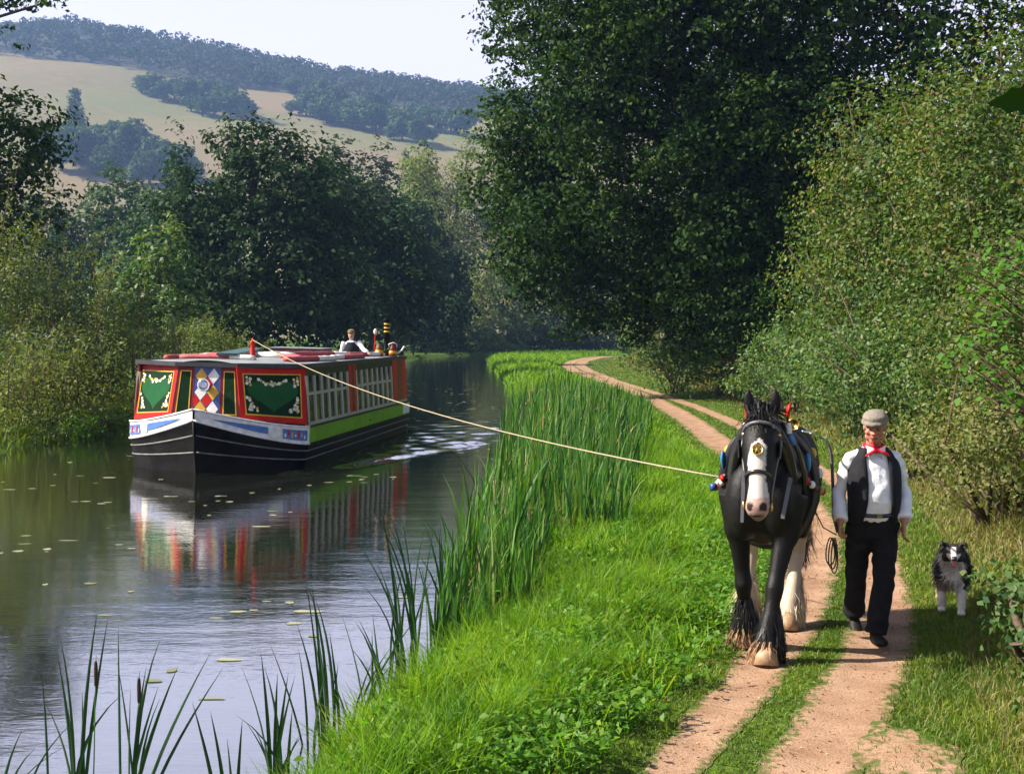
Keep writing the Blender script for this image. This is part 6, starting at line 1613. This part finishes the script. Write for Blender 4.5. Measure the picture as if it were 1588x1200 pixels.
    # boots
    for a, pitch in ((anL, R(38)), (anR, R(-8))):
        b = MB(); M = Matrix.Rotation(pitch, 3, 'X')
        sole = Vector((a.x, a.y - .02, .0)); base = a + Vector((0, 0, -.085))
        S = lambda y, z: a + M @ Vector((0, y, z - .09))
        b.tube([S(.055, .045), S(.02, .05), S(-.05, .05), S(-.11, .042), S(-.17, .036), S(-.205, .034)], [(.034, .040), (.040, .048), (.043, .048), (.050, .040), (.046, .034), (.028, .022)], 12)
        b.tube([S(.01, .04), S(.015, .15)], [.045, .046], 10)
        sh = organic('boot', b, .009, M_shoe, e, 2)
    # neckerchief tied in a bow
    b = MB()
    P = [(.072 * math.sin(a), -.018 - .070 * math.cos(a), 1.495 - .012 * math.cos(a)) for a in np.linspace(0, 2 * math.pi, 20, endpoint=False)]
    b.tube(P, .016, 8, closed=True)
    b.ell((0, -.112, 1.462), (.022, .018, .020))
    for s in (-1, 1):
        b.tube([(s * .01, -.112, 1.462), (s * .04, -.125, 1.455), (s * .075, -.125, 1.435), (s * .092, -.118, 1.418)], [(.012, .012), (.022, .012), (.026, .010), (.014, .006)], 8)
    b.tube([(-.01, -.115, 1.465), (-.03, -.112, 1.50), (-.035, -.10, 1.525)], [(.014, .010), (.020, .010), (.010, .006)], 8)
    organic('neckerchief', b, .007, M_redtie, e, 2)
    return e
MAN = man()
# lead rein: from the horse's back over its flank down to the hand, with a hanging coil
hd = Vector((2.775 - .29, 9.88 - .10, .32 + .80))
m = MB()
m.tube([px(1272, 678, 10.5), px(1284, 684, 10.3), px(1291, 705, 10.1), px(1294, 760, 9.95), px(1295, 800, 9.85), hd + Vector((0, .0, .02))], [(.013, .006)] * 6, 6, up=(0, 1, 0))
for k in range(3):
    c = hd + Vector((-.03 - .012 * k, .01 * k - .02, -.02)); r_ = .022 + .004 * k; L = .27 - .03 * k
    m.tube([c + Vector((r_ * math.sin(a) * (1.1 - .3 * math.cos(a)), .004 * k, -L / 2 + L / 2 * math.cos(a))) for a in np.linspace(0, 2 * math.pi, 18, endpoint=False)], .0055, 6, closed=True)
m.tube([hd + Vector((-.01, 0, 0)), hd + Vector((-.10, .05, .05)), hd + Vector((-.16, .15, .20))], .005, 6)
m.v = [tuple(Vector(p) - hd) for p in m.v]
o = m.build('lead_rein', M_leather, None, True); o.location = hd
tag(o, 'black leather rein from the horse to the man\'s hand, its end looped', 'rein')

# ---- generic smaller figures on the boat
def figure(name_label, at, rot, pose, shirt_c, hair_c=None, cap=None, trou_c=(.03, .03, .05), waist=None, arm=None, group=None):
    e = empty('person', at, rot, name_label, 'person', group)
    st = pose == 'stand'
    dz = 0 if st else -.46
    HC = Vector((0, -.03, 1.60 + dz)); Mh = Matrix.Rotation(R(8), 3, 'Z')
    sh = [Vector((s * .19, 0, 1.40 + dz)) for s in (-1, 1)]
    if arm == 'rest': el = [Vector((-.27, -.05, 1.14 + dz)), Vector((.36, -.16, 1.20 + dz))]; wr = [Vector((-.20, -.26, 1.05 + dz)), Vector((.52, -.34, 1.13 + dz))]
    else: el = [Vector((s * .25, .0, 1.10 + dz)) for s in (-1, 1)]; wr = [Vector((s * .16, -.24, 1.0 + dz)) for s in (-1, 1)]
    hip = [Vector((s * .09, 0, .90 + dz)) for s in (-1, 1)]
    if st: kn = [Vector((s * .1, -.02, .48)) for s in (-1, 1)]; an = [Vector((s * .1, .02, .08)) for s in (-1, 1)]
    else: kn = [Vector((s * .11, -.42, .46)) for s in (-1, 1)]; an = [Vector((s * .11, -.42, .08)) for s in (-1, 1)]
    b = MB(); A = head_on(b, HC, Mh)
    b.tube([(0, 0, 1.34 + dz), (0, -.005, 1.45 + dz), (0, -.02, 1.53 + dz)], [.07, .055, .055], 10)
    b.tube([(0, 0, .86 + dz), (0, 0, 1.1 + dz), (0, 0, 1.38 + dz)], [(.13, .1), (.14, .1), (.13, .08)], 12, up=(0, 1, 0))
    for i in (0, 1):
        b.tube([sh[i], el[i], wr[i]], [.048, .04, .028], 8)
        d = (wr[i] - el[i]).normalized(); hand(b, wr[i], d, (0, 0, -1), 1 if i else -1, (R(20), R(25), R(20)))
        b.tube([hip[i], kn[i], an[i]], [.075, .055, .036], 8); b.tube([an[i], an[i] + Vector((0, -.12, -.05))], [.035, .03], 8)
    organic('body', b, .015, M_skin, e, 2, .4, skin_cols(HC, Mh, 1.0, (.52, .29, .21)))
    eyes(e, A, Mh, 1.0)
    b = MB(); b.tube([(0, 0, .84 + dz), (0, -.01, 1.05 + dz), (0, 0, 1.25 + dz), (0, 0, 1.38 + dz), (0, 0, 1.44 + dz)], [(.165, .125), (.165, .135), (.18, .13), (.17, .11), (.08, .07)], 16, up=(0, 1, 0))
    for i in (0, 1): b.tube([sh[i] * 1.0, sh[i].lerp(el[i], .5), el[i], el[i].lerp(wr[i], .85)], [.072, .064, .056, .05], 10)
    M_s = cloth('shirt_cloth', shirt_c, .1); organic('shirt', b, .014, M_s, e, 2)
    b = MB(); b.tube([(0, 0, .80 + dz), (0, 0, .93 + dz)], [(.16, .13), (.17, .13)], 12, up=(0, 1, 0))
    for i in (0, 1): b.tube([hip[i], kn[i], kn[i].lerp(an[i], .9)], [.10, .08, .07], 10)
    organic('trousers', b, .016, cloth('trouser_cloth', trou_c, .1), e, 2)
    for i in (0, 1):
        b = MB(); b.tube([an[i] + Vector((0, .04, -.04)), an[i] + Vector((0, -.06, -.045)), an[i] + Vector((0, -.16, -.055))], [(.038, .036), (.044, .034), (.03, .02)], 8); b.build('shoe', M_shoe, e, True)
    if waist:
        b = MB(); b.tube([(0, 0, .88 + dz), (0, -.01, 1.05 + dz), (0, 0, 1.25 + dz), (0, 0, 1.40 + dz)], [(.18, .14), (.18, .15), (.195, .145), (.15, .11)], 16, up=(0, 1, 0)); organic('waistcoat', b, .016, cloth('waistcoat_cloth', waist), e, 2)
    if cap: flat_cap(e, A, Mh, 1.0, cloth('cap_cloth', cap, .15, 40), cloth('cap_peak_cloth', tuple(c * .7 for c in cap)))
    if hair_c:
        b = MB(); b.ell(A(0, .028, .055), (.086, .095, .085), 12, 9, Mh); b.ell(A(0, .06, -.01), (.078, .055, .08), 12, 9, Mh); organic('hair', b, .012, pmat('hair_mass', hair_c, .7, var=.4, scale=60, bump=.5), e, 2)
    return e
p = on_boat(.72, 7.9, 1.06)
figure('steerer in olive cap, dark waistcoat and white shirt leaning on the roof at the stern', p, BYAW, 'stand', (.74, .74, .76), None, (.16, .13, .06), waist=(.015, .015, .02), arm='rest')
m = MB(); m.box((.72, 7.9, 1.02), (1.2, .9, .06)); m.build('steerer_platform', K_wood, boat)
PG = 'passengers inside the boat'
for lab, x, y, rz, sc_, hc in (
    ('passenger in a rust red top with an arm at the first side window', 1.28, .75, R(80), (.30, .11, .09), (.08, .05, .03)),
    ('passenger in dark clothes behind the fourth side window', 1.2, 2.55, R(95), (.05, .05, .07), (.03, .02, .015)),
    ('passenger in a pink top behind the middle pillar', 1.2, 4.9, R(90), (.55, .30, .32), (.16, .10, .05)),
    ('passenger in a pale blue top in the second row of windows', 1.2, 6.2, R(85), (.34, .40, .52), (.30, .28, .26)),
    ('passenger seated on the far side behind the painted heart', -1.2, 1.9, R(-85), (.12, .16, .26), (.06, .04, .03))):
    figure(lab, on_boat(x, y, .40), BYAW + rz, 'sit', sc_, hc, group=PG)

# ------------------------------------------------------------------ dog
def dog():
    X0, Y0 = 3.70, 10.80
    e = empty('dog', (X0, Y0, float(G(X0, Y0)) + .02), R(-14), 'black and white sheepdog trotting with its tongue out beside the path', 'dog')
    b = MB()
    b.tube([(0, -.20, .33), (0, -.10, .34), (.02, .08, .335), (.04, .28, .345), (.05, .42, .35), (.05, .48, .34)], [(.08, .10), (.115, .145), (.12, .14), (.105, .12), (.085, .10), (.03, .04)], 16)
    b.ell((0, -.19, .31), (.075, .065, .12))
    b.tube([(0, -.12, .40), (-.005, -.22, .45), (-.01, -.27, .48)], [(.095, .10), (.085, .085), (.07, .07)], 12, up=(0, 1, 0))
    hc = Vector((-.012, -.29, .495))
    b.ell(hc, (.078, .080, .066)); b.tube([hc + Vector((0, -.04, -.008)), hc + Vector((0, -.10, -.022)), hc + Vector((0, -.145, -.030))], [(.042, .040), (.030, .028), (.022, .020)], 10)
    b.tube([hc + Vector((0, -.03, -.045)), hc + Vector((0, -.08, -.070)), hc + Vector((0, -.115, -.078))], [(.030, .014), (.020, .010), (.012, .007)], 8)
    for s in (-1, 1):
        b.tube([hc + Vector((s * .050, .01, .040)), hc + Vector((s * .072, .0, .075)), hc + Vector((s * .085, -.02, .082)), hc + Vector((s * .094, -.035, .055))], [(.024, .014), (.026, .012), (.020, .010), (.006, .005)], 8)
        b.ell(hc + Vector((s * .05, .01, -.03)), (.04, .05, .05))
    legs = [[(-.075, -.15, .30), (-.08, -.12, .21), (-.078, -.16, .11), (-.078, -.15, .03)], [(.07, -.17, .30), (.068, -.20, .20), (.062, -.24, .10), (.058, -.27, .03)],
            [(-.05, .36, .30), (-.06, .30, .20), (-.06, .40, .12), (-.06, .36, .03)], [(.12, .36, .30), (.12, .30, .20), (.12, .36, .12), (.12, .30, .03)]]
    for q in legs:
        b.tube(q, [.058, .042, .031, .029], 10, up=(0, 1, 0)); p = Vector(q[-1]); b.ell(p + Vector((0, -.018, -.008)), (.034, .045, .022))
    b.tube([(.05, .46, .36), (.06, .56, .30), (.07, .62, .24), (.07, .66, .22)], [.03, .045, .045, .01], 8)
    def cf(V):
        x, y, z = V.T
        C = np.tile(np.array([.030, .026, .028]), (len(V), 1))
        W = np.array([.74, .68, .60])
        C[(z < .20)] = W
        C[(y < -.17) & (z < .40) & (np.abs(x) < .068 + .015 * np.sin(z * 60))] = W
        C[(z < .43) & (z > .33) & (y < -.12) & (np.abs(x) < .075)] = W
        C[(y > .2) & (z < .24)] = (.30, .22, .15)
        hx = x - hc.x
        C[(y < -.335) & (np.abs(hx) < .018) & (z > .46)] = W
        C[(y < -.345) & (z < .50) & (np.abs(hx) < .06)] = W
        C[(y < -.36) & (z < .485)] = W
        C[(hx < -.055) & (y < -.2) & (y > -.30) & (z < .50)] = W * .9
        C[(y < -.415) & (z > .455) & (np.abs(hx) < .02)] = (.012, .01, .01)
        C[((np.abs(hx) - .032) ** 2 + (z - .512) ** 2 < .011 ** 2) & (y < -.33)] = (.01, .008, .008)
        leg = (z < .30) & (np.abs(z - .22) < .05) & (x < 0) & (y < 0); C[leg] = (.34, .25, .17)
        return C
    body = organic('body', b, .0085, colmat('dog_coat', .75, .25, .3, 50), e, 2, .5, cf)
    m = MB(); m.tube([hc + Vector((0, -.07, -.050)), hc + Vector((0, -.115, -.066)), hc + Vector((0, -.128, -.092))], [(.016, .006), (.015, .005), (.009, .003)], 8); m.build('tongue', pmat('tongue', (.60, .12, .13), .4), e, True)
    m = MB(); m.ell(hc + Vector((0, -.150, -.022)), (.017, .012, .013), 10, 7); m.build('nose', M_leather, e, True)
    for s in (-1, 1): m = MB(); m.ell(hc + Vector((s * .032, -.062, .016)), (.009, .008, .009), 8, 6); m.build('eye', pmat('dog_eye', (.02, .012, .008), .08, spec=.8), e, True)
    # shaggy coat: tufts grown from the body surface, same patches of colour
    me = body.data; n = len(me.vertices); V = np.empty(n * 3, np.float32); N = np.empty(n * 3, np.float32)
    me.vertices.foreach_get('co', V); me.vertices.foreach_get('normal', N); V = V.reshape(-1, 3); N = N.reshape(-1, 3)
    g = np.random.default_rng(4); k = g.choice(n, min(n, 7000), replace=False); V, N = V[k], N[k]
    keep = ~((V[:, 1] < -.30) & (V[:, 2] > .40)) & (V[:, 2] > .05); V, N = V[keep], N[keep]
    Lh = np.where(V[:, 2] < .2, .014, .055)[:, None]
    T = V + unit(N * .6 + np.array([0, .5, -.75]) + g.normal(size=V.shape) * .25) * Lh
    Vr, Fr = ribbons(V - N * .003, T, .0034, .18, 2, g); C = np.repeat(cf(V), 6, 0)
    fm = npmesh('fur', Vr, Fr); setcol(fm, C); fm.materials.append(body.data.materials[0]); link('fur', fm, None, e)
dog()
bpy.data.objects['dog'].scale = (1.05, 1.05, 1.05)
# ================================================================== hazy valley air
hm_ = bpy.data.materials.new('valley_air'); hm_.use_nodes = True
hn = hm_.node_tree; hn.nodes.remove(hn.nodes['Principled BSDF'])
pv = hn.nodes.new('ShaderNodeVolumePrincipled'); pv.inputs['Density'].default_value = .00026
pv.inputs['Color'].default_value = (.34, .54, 1.0, 1); pv.inputs['Anisotropy'].default_value = .2
hn.links.new(pv.outputs[0], hn.nodes['Material Output'].inputs['Volume'])
m = MB(); m.box((-150, 700, 149), (2500, 1700, 302)); o = m.build('haze', hm_)
tag(o, 'thin bluish haze filling the valley air', 'haze', kind='stuff')
